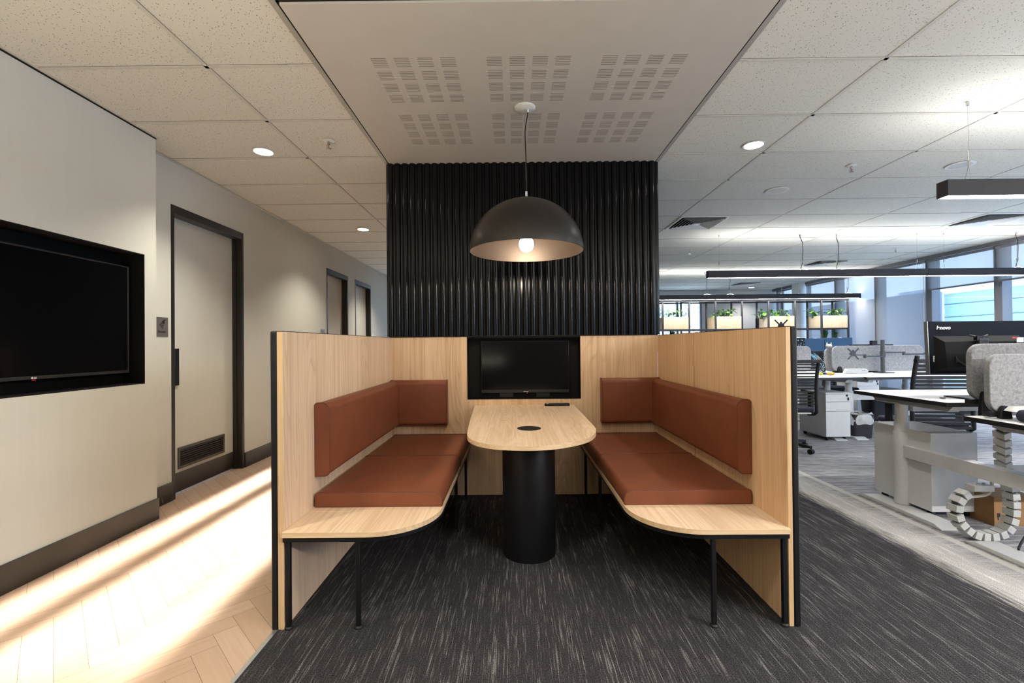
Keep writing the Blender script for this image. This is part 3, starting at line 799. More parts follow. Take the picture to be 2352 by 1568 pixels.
# wall television in the left niche
t = thing('television', 'large black television recessed in the pale wall on the left', 'television', (-2.62, 2.5, 1.04)); O = tuple(t.location)
MB().box(-2.66, -2.605, 1.885, 3.117, 1.042, 1.757).build('housing', 'bezel', t, bevel=.003, origin=O)
MB().box(-2.606, -2.6035, 1.893, 3.108, 1.060, 1.749).build('screen', 'screen', t, origin=O)
f = MB()
f.box(-2.606, -2.600, 1.885, 3.117, 1.042, 1.060).box(-2.606, -2.600, 1.885, 3.117, 1.748, 1.757).box(-2.606, -2.600, 3.107, 3.117, 1.06, 1.748).box(-2.606, -2.600, 1.885, 1.895, 1.06, 1.748)
f.build('bezel_frame', 'bezel2', t, bevel=.001, origin=O) if 'bezel2' in M else None
MB().lathe([(.0055, 0), (.0055, .0006)], 16, (0, 0, 0)).build('maker_emblem', 'logo', t, bevel=0).matrix_local = Matrix.Translation((-2.5998-O[0], 2.487-O[1], 1.050-O[2])) @ Matrix.Rotation(PI/2, 4, 'Y')
text('maker_lettering', 'LG', 'logo', .012, t, (-2.5998-O[0], 2.4955-O[1], 1.0455-O[2]), (PI/2, 0, PI/2), .0003, bold=.0004)
MB().box(-2.606, -2.599, 2.490, 2.505, 1.037, 1.0405).build('standby_light', 'red_led', t, origin=O)

# ---------------------------------------------------------------- ceiling fittings
def downlight(x, y, label, mat='led_warm'):
    t = thing('downlight', label, 'downlight', (x, y, H), 0, 'recessed ceiling downlights')
    MB().lathe([(.080, -.0045), (.080, -.0075), (.074, -.009), (.0665, -.0075), (.0665, -.0045)], 32).build('trim_ring', 'white_plastic', t)
    MB().lathe([(.0, -.0072), (.0666, -.0072)], 32, cap=False).build('lens', mat, t)
    return t
downlight(-1.898, 3.514, 'lit round downlight in the corridor ceiling, nearer one')
downlight(-1.912, 5.895, 'lit round downlight in the corridor ceiling, farther one')
downlight(1.826, 3.496, 'lit round downlight in the office ceiling beside the plaster bulkhead', 'led_n')
downlight(6.445, 12.55, 'small lit round downlight far off in the office ceiling near the window wall', 'led_n')
def sprinkler(x, y, label):
    t = thing('sprinkler', label, 'sprinkler', (x, y, H), 0, 'ceiling sprinkler heads')
    MB().lathe([(.040, -.0045), (.040, -.007), (.03, -.011), (.012, -.012)], 24).build('escutcheon', 'white_plastic', t)
    b = MB().lathe([(.011, -.010), (.011, -.028), (.007, -.032), (.007, -.036)], 14)
    b.tube([(.010, 0, -.03), (.015, 0, -.042), (.006, 0, -.056)], .0022, 6).tube([(-.010, 0, -.03), (-.015, 0, -.042), (-.006, 0, -.056)], .0022, 6)
    b.build('sprinkler_body', 'steel', t)
    n = MB().lathe([(.006, -.054), (.017, -.058), (.019, -.060), (.004, -.061)], 18).build('deflector', 'steel', t)
    MB().cyl((0, 0, 0), .0028, -.054, -.032, 8).build('glass_bulb', 'red', t)
    return t
sprinkler(-1.329, 3.341, 'chrome sprinkler head in the corridor ceiling beside the plaster bulkhead')
sprinkler(2.872, 3.925, 'chrome sprinkler head in the office ceiling, nearest of the office ones')
sprinkler(2.836, 7.44, 'small sprinkler head in the office ceiling left of the two black hanging cords')
sprinkler(6.159, 7.47, 'small sprinkler head in the office ceiling near the window wall')
def speaker(x, y, r, label, cat='ceiling speaker', name='ceiling_speaker'):
    t = thing(name, label, cat, (x, y, H))
    MB().lathe([(r, -.0045), (r, -.008), (r-.008, -.0105), (r-.02, -.009)], 36).build('rim', 'white_plastic', t)
    MB().lathe([(.0, -.0095), (r-.019, -.0090)], 36, cap=False).build('grille', 'tbar', t)
speaker(2.597, 4.545, .105, 'round white ceiling speaker beyond the nearest office sprinkler')
speaker(3.807, 3.942, .10, 'round white ceiling speaker behind the near hanging linear light')
speaker(3.764, 8.683, .055, 'small round smoke detector in the ceiling above the middle linear light', 'smoke detector', 'smoke_detector')
def vent(x0, y0, label):
    s = .586; t = thing('air_diffuser', label, 'air vent', (x0+s/2, y0+s/2, H), 0, 'square ceiling air diffusers')
    h = s/2
    MB().box(-h+.02, h-.02, -h+.02, h-.02, -.0042, -.0032).build('backing', 'shadow', t)
    f = MB()
    for a, b in ((h, h-.03),):
        f.box(-a, a, -a, -b, -.010, -.004).box(-a, a, b, a, -.010, -.004).box(-a, -b, -b, b, -.010, -.004).box(b, a, -b, b, -.010, -.004)
    f.build('frame', 'white_plastic', t)
    L = MB()
    for k in range(6):
        a = h-.040-k*.038; b = a-.030
        for q in range(4):
            m = Matrix.Rotation(q*PI/2, 4, 'Z')
            L.add([(-a, -a, -.024), (a, -a, -.024), (b, -b, -.0062), (-b, -b, -.0062)], [(0,1,2,3)], 0, False, m)
            L.add([(-a, -a, -.0255), (a, -a, -.0255), (b, -b, -.0077), (-b, -b, -.0077)], [(3,2,1,0)], 0, False, m)
    L.box(-.035, .035, -.035, .035, -.026, -.020)
    L.build('louvres', 'white_plastic', t, recalc=False)
vent(1.987, 5.452, 'square louvred air vent in the office ceiling right beside the black battens')
vent(5.587, 5.452, 'square louvred air vent in the ceiling below the right end of the near linear light')
vent(5.587, 8.452, 'square louvred air vent in the ceiling above the middle linear light')
vent(5.587, 11.452, 'square louvred air vent farthest off in the office ceiling')

# ---------------------------------------------------------------- linear pendants
def pendant():
    t = thing('linear_pendant', 'nearest black linear light hanging above the standing desk', 'pendant light', (2.687, 2.90, 2.10), 0, 'black linear pendant lights')
    w, hh, Ls = .04, .10, 1.51
    for k in range(3):
        x0 = k*Ls+(.0015 if k else 0); x1 = (k+1)*Ls-(.0015 if k < 2 else 0)
        b = MB()
        b.box(x0, x1, -w, -w+.003, 0, hh).box(x0, x1, w-.003, w, 0, hh).box(x0, x0+.003, -w+.003, w-.003, 0, hh).box(x1-.003, x1, -w+.003, w-.003, 0, hh)
        b.box(x0+.003, x1-.003, -w+.003, w-.003, .04, .06)
        h_ = b.build('housing', 'lum', t)
        MB().box(x0+.004, x1-.004, -w+.0035, w-.0035, .004, .010).build('diffuser', 'led', h_)
        MB().box(x0+.02, x1-.02, -w+.008, w-.008, .085, .090).build('uplight', 'led_up', h_)
    for xx, kind in ((.167, 0), (1.30, 1), (1.79, 1), (2.90, 0), (3.27, 0), (4.27, 1)):
        MB().tube([(xx, 0, .598), (xx, 0, .215)], .0012, 5).tube([(xx, 0, .20), (xx-.02, -.03, .10)], .0011, 5).tube([(xx, 0, .20), (xx-.0, .03, .10)], .0011, 5).build('suspension_wire', 'steel', t)
        MB().cyl((xx, 0, 0), .006, .19, .23, 10).build('wire_gripper', 'steel', t); MB().cyl((xx, 0, 0), .009, .575, .598, 10).build('ceiling_anchor', 'steel', t)
        if kind:
            j = .03 if xx < 1.6 else (-.045 if xx < 2 else -.05)
            MB().tube([(xx-j*.4, .012, .598), (xx-j*.1, .012, .56), (xx+.032, .012, .48), (xx+.036, .012, .38), (xx+.03, .012, .27), (xx+.032, .012, .22), (xx+.012, .012, .16), (xx-.005, .01, .09)], .0042, 7).build('power_cord', 'black_soft', t)
            MB().tube([(xx-.05, .0, .100), (xx+.03, .012, .122), (xx+.11, .0, .102)], .003, 6).build('link_cable', 'white_plastic', t)
    return t
p1 = pendant()
dup(p1, (2.687, 6.42, 2.10), label='black linear light hanging across the middle, its left end in clear view')
dup(p1, (2.74, 9.75, 2.115), label='black linear light hanging farthest back, in front of the planter shelving')

# ================================================================ OFFICE FURNITURE
def desk(name_label, x0, x1, y0, y1, z, legs, foot_y, front, cat='desk', group=None):
    """sit-stand desk: top with dark edge, round telescopic legs on flat feet"""
    t = thing('standing_desk', name_label, cat, ((x0+x1)/2, (y0+y1)/2, 0), 0, group); O = tuple(t.location)
    th = .027
    MB().prism(rrect(x0, x1, y0, y1, .012, 3), z-th, z-.0012, 'Z').build('top_edge', 'edge', t, origin=O)
    MB().prism(rrect(x0+.0015, x1-.0015, y0+.0015, y1-.0015, .011, 3), z-.0013, z, 'Z').build('desktop', 'white', t, origin=O)
    for lx, ly in legs:
        L = MB()
        L.lathe([(.050, .03), (.050, .545), (.049, .548)], 28, (lx, ly, 0)).build('leg', 'white_metal', t, origin=O)
        MB().lathe([(.044, .54), (.044, z-.20)], 24, (lx, ly, 0)).lathe([(.039, z-.21), (.039, z-th-.03)], 24, (lx, ly, 0)).build('leg_column', 'white_metal', t, origin=O)
        fy0, fy1 = foot_y
        f = MB().prism([(fy0, 0), (fy1, 0), (fy1, .006), (fy1-.06, .027), (fy0+.06, .027), (fy0, .006)], lx-.115, lx+.025, 'X')
        f.build('foot', 'white_metal', t, bevel=.003, origin=O)
        bx0 = lx-.035
        MB().prism([(y0+.06, z-th), (y0+.10, z-th-.045), (y1-.10, z-th-.045), (y1-.06, z-th)], lx-.035, lx+.035, 'X').build('top_bracket', 'white_metal', t, bevel=.003, origin=O)
    return t, O
# near pair
dB, OB = desk('raised white standing desk with the big monitor on it', 2.683, 4.25, 2.885, 3.68, .82, [(2.815, 3.385)], (2.955, 3.665), -1)
dA, OA = desk('white standing desk with the dark padded cushion, nearest at the right edge', 2.640, 4.2, 1.95, 2.745, .762, [(2.80, 2.24)], (2.02, 2.79), -1)
# braces tying the frames
MB().box(2.786, 2.842, 2.925, 3.34, .372, .458).build('side_brace', 'white_metal', dB, bevel=.003, origin=OB)
MB().box(2.862, 4.2, 3.34, 3.40, .70, .745).build('under_beam', 'white_metal', dB, origin=OB)
MB().box(2.775, 2.850, 2.285, 2.924, .378, .464).build('side_brace', 'white_metal', dA, bevel=.003, origin=OA)
MB().prism([(2.80, .40), (2.98, .40), (2.98, .415), (2.82, .415), (2.82, .455), (2.80, .455)], 2.87, 4.2, 'X').build('cable_tray', 'white_metal', dA, origin=OA)
MB().box(2.86, 4.2, 2.60, 2.74, .382, .398).build('cable_shelf', 'white', dA, origin=OA)

def felt_screen(x0, x1, y, z0, z1, th, label, brackets, blue=False, mat='felt', group='felt desk screens'):
    t = thing('desk_screen', label, 'desk screen', ((x0+x1)/2, y, z0), 0, group); O = tuple(t.location)
    MB().prism(rrect(x0, x1, z0, z1, .075, 7), y-th/2, y+th/2, 'Y', 0, True).build('felt_panel', mat, t, bevel=.004, seg=2, origin=O)
    for bx, bz0, bz1 in brackets:
        b = MB().prism([(bx-.034, bz0), (bx+.034, bz0), (bx+.028, bz0+(bz1-bz0)*.62), (bx+.016, bz1-.008), (bx+.008, bz1), (bx-.010, bz1), (bx-.018, bz1-.008), (bx-.030, bz0+(bz1-bz0)*.62)], y-th/2-.028, y-th/2-.002, 'Y', 0, False)
        br = b.build('clamp', 'black_soft', t, bevel=.004, origin=O)
        MB().box(bx-.07, bx-.02, y-.02, y+.02, z0-.022, z0+.004).build('clamp_shoe', 'black_soft', t, origin=O)
        if blue: MB().box(bx-.016, bx+.008, y-th/2-.0292, y-th/2-.0278, bz1-.025, bz1-.009).build('blue_mark', 'tag_blue', t, origin=O)
felt_screen(2.735, 4.2, 2.80, .848, 1.185, .036, 'grey felt screen on the monitor desk, behind the nearest screen', [(2.798, .735, .90)], mat='felt_n')
felt_screen(2.70, 4.15, 2.66, .792, 1.126, .036, 'nearest grey felt screen at the right edge, standing on the cushion desk', [(2.765, .763, .835)], True, mat='felt_n')

# monitor on desk B, seen from behind
t = thing('monitor', 'large black monitor seen from behind on the standing desk', 'monitor', (3.075, 3.12, .82)); O = tuple(t.location)
x0, x1, z0, z1, yb = 2.772, 3.42, .985, 1.335, 3.10
R = Matrix.Translation((3.07, yb, 1.16)) @ Matrix.Rotation(math.radians(-2), 4, 'X') @ Matrix.Translation((-3.07, -yb, -1.16))
MB().box(x0, x1, yb, yb+.028, z0, z1, 0, R).build('casing', 'mon', t, bevel=.003, origin=O)
MB().box(x0-.006, x0, yb+.004, yb+.03, z0, z1, 0, R).build('side_bezel', 'alu', t, origin=O)
bl = MB()
bl.add([(x0+.03, yb, 1.236), (x1-.05, yb, 1.236), (x1-.07, yb-.045, 1.196), (x0+.06, yb-.045, 1.196), (x0+.025, yb, 1.0), (x1-.045, yb, 1.0), (x1-.09, yb-.045, 1.03), (x0+.07, yb-.045, 1.03)], [(0,1,2,3), (7,6,5,4), (3,2,6,7), (0,3,7,4), (1,5,6,2)], 0, False, R)
bl.build('rear_housing', 'mon2', t, origin=O)
text('maker_lettering', 'lenovo', 'logo', .034, t, (x0+.045-O[0], yb-.0015-O[1], 1.281-O[2]), (PI/2, 0, 0), .0006, shear=.22, bold=.0012)
MB().box(x0+.02, x0+.058, yb-.004, yb-.003, 1.065, 1.105).build('asset_sticker', 'white', t, origin=O)
MB().box(x0+.024, x0+.054, yb-.0046, yb-.004, 1.094, 1.098).box(x0+.024, x0+.05, yb-.0046, yb-.004, 1.082, 1.085).box(x0+.024, x0+.05, yb-.0046, yb-.004, 1.074, 1.077).build('sticker_print', 'ink', t, origin=O)
MB().box(3.30, 3.345, yb-.048, yb-.046, 1.19, 1.222).build('rear_label', 'white', t, origin=O)
MB().box(3.27, 3.305, yb-.048, yb-.046, 1.216, 1.226).build('red_label', 'red', t, origin=O)
MB().tube([(2.99, yb-.046, 1.24), (3.05, yb-.066, 1.222), (3.11, yb-.046, 1.24)], .006, 6).box(3.02, 3.09, yb-.07, yb-.044, 1.205, 1.235).box(3.055, 3.085, yb-.072, yb-.069, 1.213, 1.23).build('arm_mount', 'black_soft', t, origin=O)
MB().box(3.03, 3.09, yb-.075, yb-.05, .83, 1.215).build('stand_column', 'black_soft', t, bevel=.004, origin=O)
MB().box(2.95, 3.17, yb-.10, yb+.10, .8202, .83).build('stand_base', 'black_soft', t, bevel=.003, origin=O)
MB().tube([(2.90, yb-.048, 1.10), (2.905, yb-.055, 1.075), (2.95, yb-.06, 1.045), (3.03, yb-.078, .98)], .005, 6).box(2.893, 2.907, yb-.055, yb-.044, 1.06, 1.09).build('video_cable', 'black_soft', t, origin=O)
# loose lead on desk B
c = MB().tube([(2.975, 3.20, .826), (2.93, 3.17, .824), (2.88, 3.115, .8235), (2.853, 3.095, .824)], .0035, 6).box(2.832, 2.856, 3.083, 3.098, .8202, .829)
tag(c.build('charging_lead', 'lead_grey', origin=(2.9, 3.13, .82)), 'grey lead with a plug end lying on the monitor desk', 'cable')
# padded cushion + board on desk A
t = thing('padded_cushion', 'dark navy padded cushion with a pale board on top, on the nearest desk', 'cushion', (3.02, 2.47, .7622)); O = tuple(t.location)
MB().prism([(2.735+.03*math.cos(q)-.0, .797+.033*math.sin(q)) for q in [PI/2+PI*i/10 for i in range(11)]]+[(3.25, .764), (3.25, .83)], 2.40, 2.52, 'Y', 0, True).build('cushion_cover', 'navy', t, bevel=.012, seg=3, origin=O)
MB().prism([(2.73, .812), (2.76, .838), (3.25, .838), (3.25, .826), (2.77, .824)], 2.522, 2.60, 'Y').build('pale_board', 'white_plastic', t, origin=O)

# mobile pedestals
def pedestal(x0, x1, y0, y1, label, front=-1, z1=.588):
    t = thing('mobile_pedestal', label, 'drawer unit', ((x0+x1)/2, (y0+y1)/2, 0), 0, 'white drawer pedestals'); O = tuple(t.location)
    yc0, yc1 = (y0+.018, y1) if front < 0 else (y0, y1-.018)
    MB().box(x0, x1, yc0, yc1, .048, z1-.016).box(x0-.001, x1+.001, y0-.001 if front < 0 else y0, y1+.001, z1-.016, z1).build('carcass', 'white', t, bevel=.001, origin=O)
    zs = [.05, .362, .475, z1-.018]
    for a, b in zip(zs[:-1], zs[1:]):
        ya, yb_ = (y0, y0+.0175) if front < 0 else (y1-.0175, y1)
        d = MB().box(x0+.001, x1-.001, ya, yb_, a+.0018, b-.0018).build('drawer', 'white', t, bevel=.0012, origin=O)
        if b > .5 and front < 0:
            MB().lathe([(.013, 0), (.013, .004)], 16).build('lock', 'black_soft', d).matrix_local = Matrix.Translation((x1-.040-O[0], y0-O[1], z1-.036)) @ Matrix.Rotation(PI/2, 4, 'X')
            MB().box(x1-.034, x1-.018, y0-.010, y0-.001, z1-.095, z1-.060).build('key_fob', 'black_soft', d, bevel=.002, origin=O)
    for cx in (x0+.04, x1-.04):
        for cy in (y0+.05, y1-.05):
            MB().tube([(cx-.011, cy, .0225), (cx+.011, cy, .0225)], .022, 14).box(cx-.014, cx+.014, cy-.012, cy+.016, .028, .049).build('castor', 'black_soft', t, origin=O)
    return t
pedestal(2.815, 3.127, 3.15, 3.645, 'white drawer pedestal under the monitor desk, its back to the walkway', 1, .578)
pedestal(3.777, 4.073, 5.64, 6.16, 'white three-drawer pedestal with keys in its lock, beside the bin')
pedestal(5.62, 5.98, 7.62, 8.10, 'white drawer pedestal seen beneath the middle desks, beyond the second bin')

# cable spine under desk A
t = thing('cable_spine', 'white segmented cable spine hanging from the near desk and looping on the carpet', 'cable spine', (2.85, 2.82, 0)); O = tuple(t.location)
pts = [(2.865,2.735,.725),(2.873,2.75,.665),(2.895,2.765,.60),(2.908,2.78,.545),(2.93,2.80,.49),(2.955,2.815,.43),(2.985,2.82,.35),(2.997,2.82,.27),(3.0,2.82,.19),(2.99,2.82,.115),(2.955,2.82,.055),(2.90,2.82,.030),(2.83,2.82,.0235),(2.765,2.82,.034),(2.715,2.82,.065),(2.672,2.82,.115),(2.655,2.82,.175),(2.668,2.82,.235),(2.705,2.82,.275),(2.75,2.82,.30)]
def resample(P, step):
    P = [Vector(p) for p in P]; out = [P[0]]; acc = 0
    # smooth by catmull-rom
    Q = []
    for i in range(len(P)-1):
        a, b, c, d = P[max(i-1,0)], P[i], P[i+1], P[min(i+2, len(P)-1)]
        for k in range(8):
            u = k/8; Q.append(.5*((2*b)+(c-a)*u+(2*a-5*b+4*c-d)*u*u+(3*b-a-3*c+d)*u**3))
    Q.append(P[-1]); acc = 0; out = [Q[0]]
    for a, b in zip(Q[:-1], Q[1:]):
        acc += (b-a).length
        if acc >= step: out.append(b); acc = 0
    return out
rs = resample(pts, .048); cb = MB(); cc = MB()
for a, b in zip(rs[:-1], rs[1:]):
    m = (a+b)/2; d = (b-a).normalized(); n_ = Vector((0, 1, 0)); s_ = d.cross(n_).normalized()
    n_ = s_.cross(d)
    Mx = Matrix(((s_.x, n_.x, d.x, m.x), (s_.y, n_.y, d.y, m.y), (s_.z, n_.z, d.z, m.z), (0,0,0,1)))
    cb.box(-.022, .022, -.034, .034, -.0195, .0195, 0, Mx)
    cc.box(-.010, .010, -.020, .020, -.025, .025, 0, Mx)
cb.build('links', 'chain', t, bevel=.002, origin=O); cc.build('link_spacers', 'chain_d', t, origin=O)
MB().box(2.75, 2.87, 2.79, 2.85, .298, .335).cyl((2.775, 2.82, 0), .008, .335, .345, 8).cyl((2.835, 2.82, 0), .008, .335, .345, 8).build('end_plate', 'chain', t, bevel=.002, origin=O)
lead = MB().tube(resample([(2.925, 2.86, .375), (2.925, 2.86, .33), (2.915, 2.86, .28), (2.88, 2.855, .258), (2.82, 2.85, .252), (2.765, 2.845, .25)], .02), .009, 8)
tag(lead.build('white_lead', 'cream', origin=(2.85, 2.85, .25)), 'cream cable curling from the desk brace to the cable spine', 'cable')
fl = MB().tube(resample([(2.98, 2.70, .16), (2.94, 2.68, .10), (2.885, 2.66, .055), (2.835, 2.63, .034), (2.80, 2.60, .033)], .02), .006, 8)
tag(fl.build('floor_cord', 'black_soft', origin=(2.88, 2.66, 0)), 'black cord hanging over the foot of the nearest desk', 'cable')
b = MB(); b.box(3.10, 3.38, 3.02, 3.22, .001, .19); bo = b.build('cardboard_box', 'card', bevel=.002, origin=(3.24, 3.12, 0))
tag(bo, 'brown cardboard box on the carpet behind the cable spine', 'box')
MB().box(3.118, 3.138, 3.0185, 3.0202, .06, .085).box(3.122, 3.128, 3.0185, 3.0202, .04, .06).build('printed_mark', 'ink', bo, origin=(3.24, 3.12, 0))

# task chair -------------------------------------------------------------
def make_chair(label, loc, rot, fill=.015, hi=1.0):
    """faces +Y in its own space; slatted mesh back"""
    t = thing('task_chair', label, 'chair', loc, rot, 'black mesh task chairs')
    base = MB()
    for k in range(5):
        a = PI/2+2*PI*k/5; c_, s_ = math.cos(a), math.sin(a)
        base.beam((0, 0, .105), (c_*.30, s_*.30, .075), .042, .030)
    base.lathe([(.04, .07), (.04, .125), (.028, .14)], 18)
    base.build('star_base', 'black_soft', t, bevel=.004)
    for k in range(5):
        a = PI/2+2*PI*k/5; c_, s_ = math.cos(a), math.sin(a)
        x, y = c_*.295, s_*.295
        w = MB()
        for off in (-.016, .016): w.tube([(x-s_*(off-.009), y+c_*(off-.009), .0282), (x-s_*(off+.009), y+c_*(off+.009), .0282)], .028, 14)
        w.cyl((x, y, 0), .010, .03, .078, 8)
        w.build('castor', 'black_soft', t)
    MB().lathe([(.026, .13), (.026, .26), (.016, .262), (.016, .40)], 16).box(-.09, .09, -.14, .12, .385, .43).build('gas_lift', 'black_soft', t)
    s = MB().prism(rrect(-.245, .245, -.23, .25, .08, 6), .428, .445, 'Z').build('seat_shell', 'white_plastic', t, bevel=.006)
    MB().prism(rrect(-.25, .25, -.235, .255, .085, 6), .446, .495, 'Z', 0, True).build('seat', 'navy', t, bevel=.018, seg=3)
    fr = MB()
    def backcurve(z):      # y of the back at height z
        u = (z-.50)/.52
        return -.245-.03*u-.055*math.sin(u*PI)*-.4-.02*u*u
    for sx in (-1, 1):
        zs = [.40+(.62*hi if hi == 1 else .68)*i/12 for i in range(13)]
        path = [(sx*.225, -.10, .41), (sx*.235, -.20, .425)]+[(sx*(.235-.0*abs(z-.7)), backcurve(max(z, .5)), z) for z in zs if z > .45]
        rr = [.018]*len(path)
        fr.tube(path, rr, 8)
    zt = 1.015*hi; fr.box(-.25, .25, backcurve(zt)-.028, backcurve(zt)+.020, zt-.032, zt)
    fr.box(-.22, .22, -.225, -.195, .428, .452)
    fr.build('back_frame', 'black_soft', t, bevel=.004)
    sl = MB()
    for k in range(14 if hi == 1 else 17):
        z = (.53 if hi == 1 else .45)+k*.033
        sl.box(-.22, .22, backcurve(z)-.004, backcurve(z)+.004, z, z+fill)
    sl.build('back_slats', 'black_soft', t)
    for sx in (-1, 1):
        MB().box(sx*.29-.018, sx*.29+.018, -.06, .0, .43, .64).box(min(sx*.23, sx*.30), max(sx*.23, sx*.30), -.055, -.005, .415, .44).build('arm_post', 'black_soft', t, bevel=.006)
        MB().prism(rrect(sx*.29-.045, sx*.29+.045, -.15, .12, .04, 5), .642, .668, 'Z', 0, True).build('armrest', 'black_soft', t, bevel=.008, seg=2)
    return t
ch = make_chair('black slatted-back task chair behind the drawer pedestal, beside the oak screen', (3.02, 5.24, 0), math.radians(-4))
make_chair('black task chair seen from behind on the far side of the monitor desk', (3.69, 4.22, 0), math.radians(-7), .0265, 1.035)
dup(ch, (5.05, 7.35, 0), PI+math.radians(8), 'black task chair on the far side of the middle desks')

# middle pod ---------------------------------------------------------------
dC, OC = desk('white desk with the screwdriver on it, over the three-drawer pedestal', 2.66, 4.145, 5.50, 6.42, .782, [(4.02, 5.98)], (5.64, 6.28), -1)
dD, OD = desk('white desk with the twin monitor arm, right of the screwdriver desk', 4.19, 5.95, 5.52, 6.42, .779, [(4.30, 5.98)], (5.68, 6.28), -1)
dE, OE = desk('white desk on the far side of the middle screens', 4.06, 6.0, 6.44, 7.30, .760, [(4.42, 6.95), (5.85, 6.95)], (6.60, 7.25), 1)
MB().box(2.7, 3.97, 6.05, 6.09, .52, .60).build('under_beam', 'white_metal', dC, origin=OC)
MB().prism([(6.10, .62), (6.10, .60), (6.24, .60), (6.24, .70), (6.225, .70), (6.225, .62)], 3.3, 4.12, 'X').build('cable_tray', 'chain', dC, origin=OC)
MB().box(4.08, 4.20, 6.04, 6.12, .44, .52).box(4.36, 5.9, 6.02, 6.06, .45, .53).build('under_beam', 'white_metal', dD, origin=OD)
MB().box(4.22, 4.60, 5.80, 5.90, .715, .745).build('control_box', 'chain', dD, origin=OD)
felt_screen(4.365, 5.60, 6.37, .800, 1.147, .03, 'pale grey felt screen behind the twin monitor arm', [(4.445, .7795, .868)])
felt_screen(4.345, 5.58, 6.50, .790, 1.125, .03, 'pale grey felt screen peeking out behind the twin-arm desk screen', [(5.0, .7605, .85)])
felt_screen(2.85, 4.085, 6.40, .800, 1.150, .03, 'pale grey felt screen on the screwdriver desk, mostly behind the oak screen', [(3.60, .782, .86)])
def vesa(b, x, y, z, s=.045):
    b.box(x-s*.62, x+s*.62, y-.004, y+.004, z-s*.62, z+s*.62)
    for dx, dz in ((-1,-1),(1,-1),(1,1),(-1,1)):
        b.beam((x+dx*s*.4, y, z+dz*s*.4), (x+dx*s*1.35, y, z+dz*s*1.35), .008, .016)
    b.tube([(x, y, z), (x, y+.05, z)], .016, 10)
    b.tube([(x, y-.004, z+s*.75), (x, y+.01, z+s*.75)], .013, 8)
t = thing('monitor_mount', 'dark twin monitor arm with two empty mounting plates, on the middle desk', 'monitor mount', (4.95, 6.24, .7795)); O = tuple(t.location)
MB().box(4.86, 5.06, 6.18, 6.30, .7795, .789).build('desk_clamp', 'pole_grey', t, bevel=.002, origin=O)
MB().cyl((4.95, 6.24, 0), .024, .789, 1.225, 20).build('pole', 'pole_grey', t, origin=O)
MB().cyl((4.95, 6.24, 0), .032, .99, 1.075, 20).build('collar', 'pole_grey', t, origin=O)
a = MB(); a.beam((4.93, 6.225, 1.005), (4.66, 6.17, 1.010), .03, .018).cyl((4.66, 6.17, 0), .018, .985, 1.035, 12).beam((4.66, 6.17, 1.022), (4.47, 6.12, 1.030), .026, .016).cyl((4.46, 6.118, 0), .014, 1.01, 1.055, 10)
aa = a.build('arm', 'pole_grey', t, origin=O)
v = MB(); vesa(v, 4.435, 6.075, 1.045, .052); v.build('mounting_plate', 'pole_grey', aa, origin=O)
a = MB(); a.beam((4.97, 6.235, 1.055), (5.20, 6.20, 1.055), .03, .018).cyl((5.20, 6.20, 0), .018, 1.02, 1.065, 12).beam((5.20, 6.20, 1.030), (5.42, 6.15, 1.032), .028, .02).beam((5.42, 6.15, 1.035), (5.50, 6.12, 1.075), .026, .02)
aa = a.build('arm', 'pole_grey', t, origin=O)
v = MB().box(5.512, 5.520, 6.06, 6.14, 1.045, 1.115)
for dy, dz in ((-1,-1),(1,-1),(1,1),(-1,1)): v.beam((5.516, 6.10+dy*.03, 1.08+dz*.025), (5.516, 6.10+dy*.06, 1.08+dz*.055), .008, .012)
v.build('mounting_plate', 'pole_grey', aa, origin=O)
t = thing('monitor_mount', 'tall dark monitor arm whose plate and post show above the oak screen', 'monitor mount', (3.34, 6.22, .782)); O = tuple(t.location)
MB().box(3.26, 3.42, 6.17, 6.28, .782, .791).build('desk_clamp', 'black_soft', t, origin=O)
MB().cyl((3.265, 6.22, 0), .022, .791, 1.525, 18).build('pole', 'black_soft', t, origin=O)
a = MB().beam((3.27, 6.22, 1.38), (3.50, 6.16, 1.385), .03, .02); aa = a.build('arm', 'black_soft', t, origin=O)
v = MB(); vesa(v, 3.515, 6.10, 1.415, .062); v.build('mounting_plate', 'black_soft', aa, origin=O)
t = thing('network_router', 'white wedge-shaped router on the desk at the foot of the felt screen', 'router', (4.57, 6.22, .7795)); O = tuple(t.location)
MB().prism([(4.41, .7797), (4.70, .7797), (4.725, .812), (4.70, .842), (4.445, .842), (4.425, .81)], 6.19, 6.25, 'Y').build('casing', 'white_plastic', t, bevel=.004, origin=O)
MB().box(4.635, 4.645, 6.187, 6.19, .818, .823).box(4.655, 4.675, 6.187, 6.19, .818, .823).build('indicator', 'black_soft', t, origin=O)
t = thing('screwdriver', 'yellow and black screwdriver lying on the white desk', 'screwdriver', (3.95, 5.86, .782)); O = tuple(t.location)
MB().tube([(3.935, 5.86, .803), (3.955, 5.86, .803), (3.985, 5.86, .803), (4.02, 5.86, .803), (4.034, 5.86, .803)], [.012, .016, .019, .020, .013], 10).build('handle', 'yellow', t, origin=O)
MB().tube([(3.885, 5.86, .803), (3.935, 5.86, .803)], .010, 8).build('shaft_collar', 'navy', t, origin=O)
MB().tube([(3.845, 5.86, .803), (3.865, 5.86, .803), (3.885, 5.86, .803)], [.010, .019, .014], 10).build('lime_end', 'yellow2', t, origin=O)
MB().tube([(3.80, 5.86, .803), (3.846, 5.86, .803)], .007, 8).build('pink_tip', 'logo', t, origin=O)
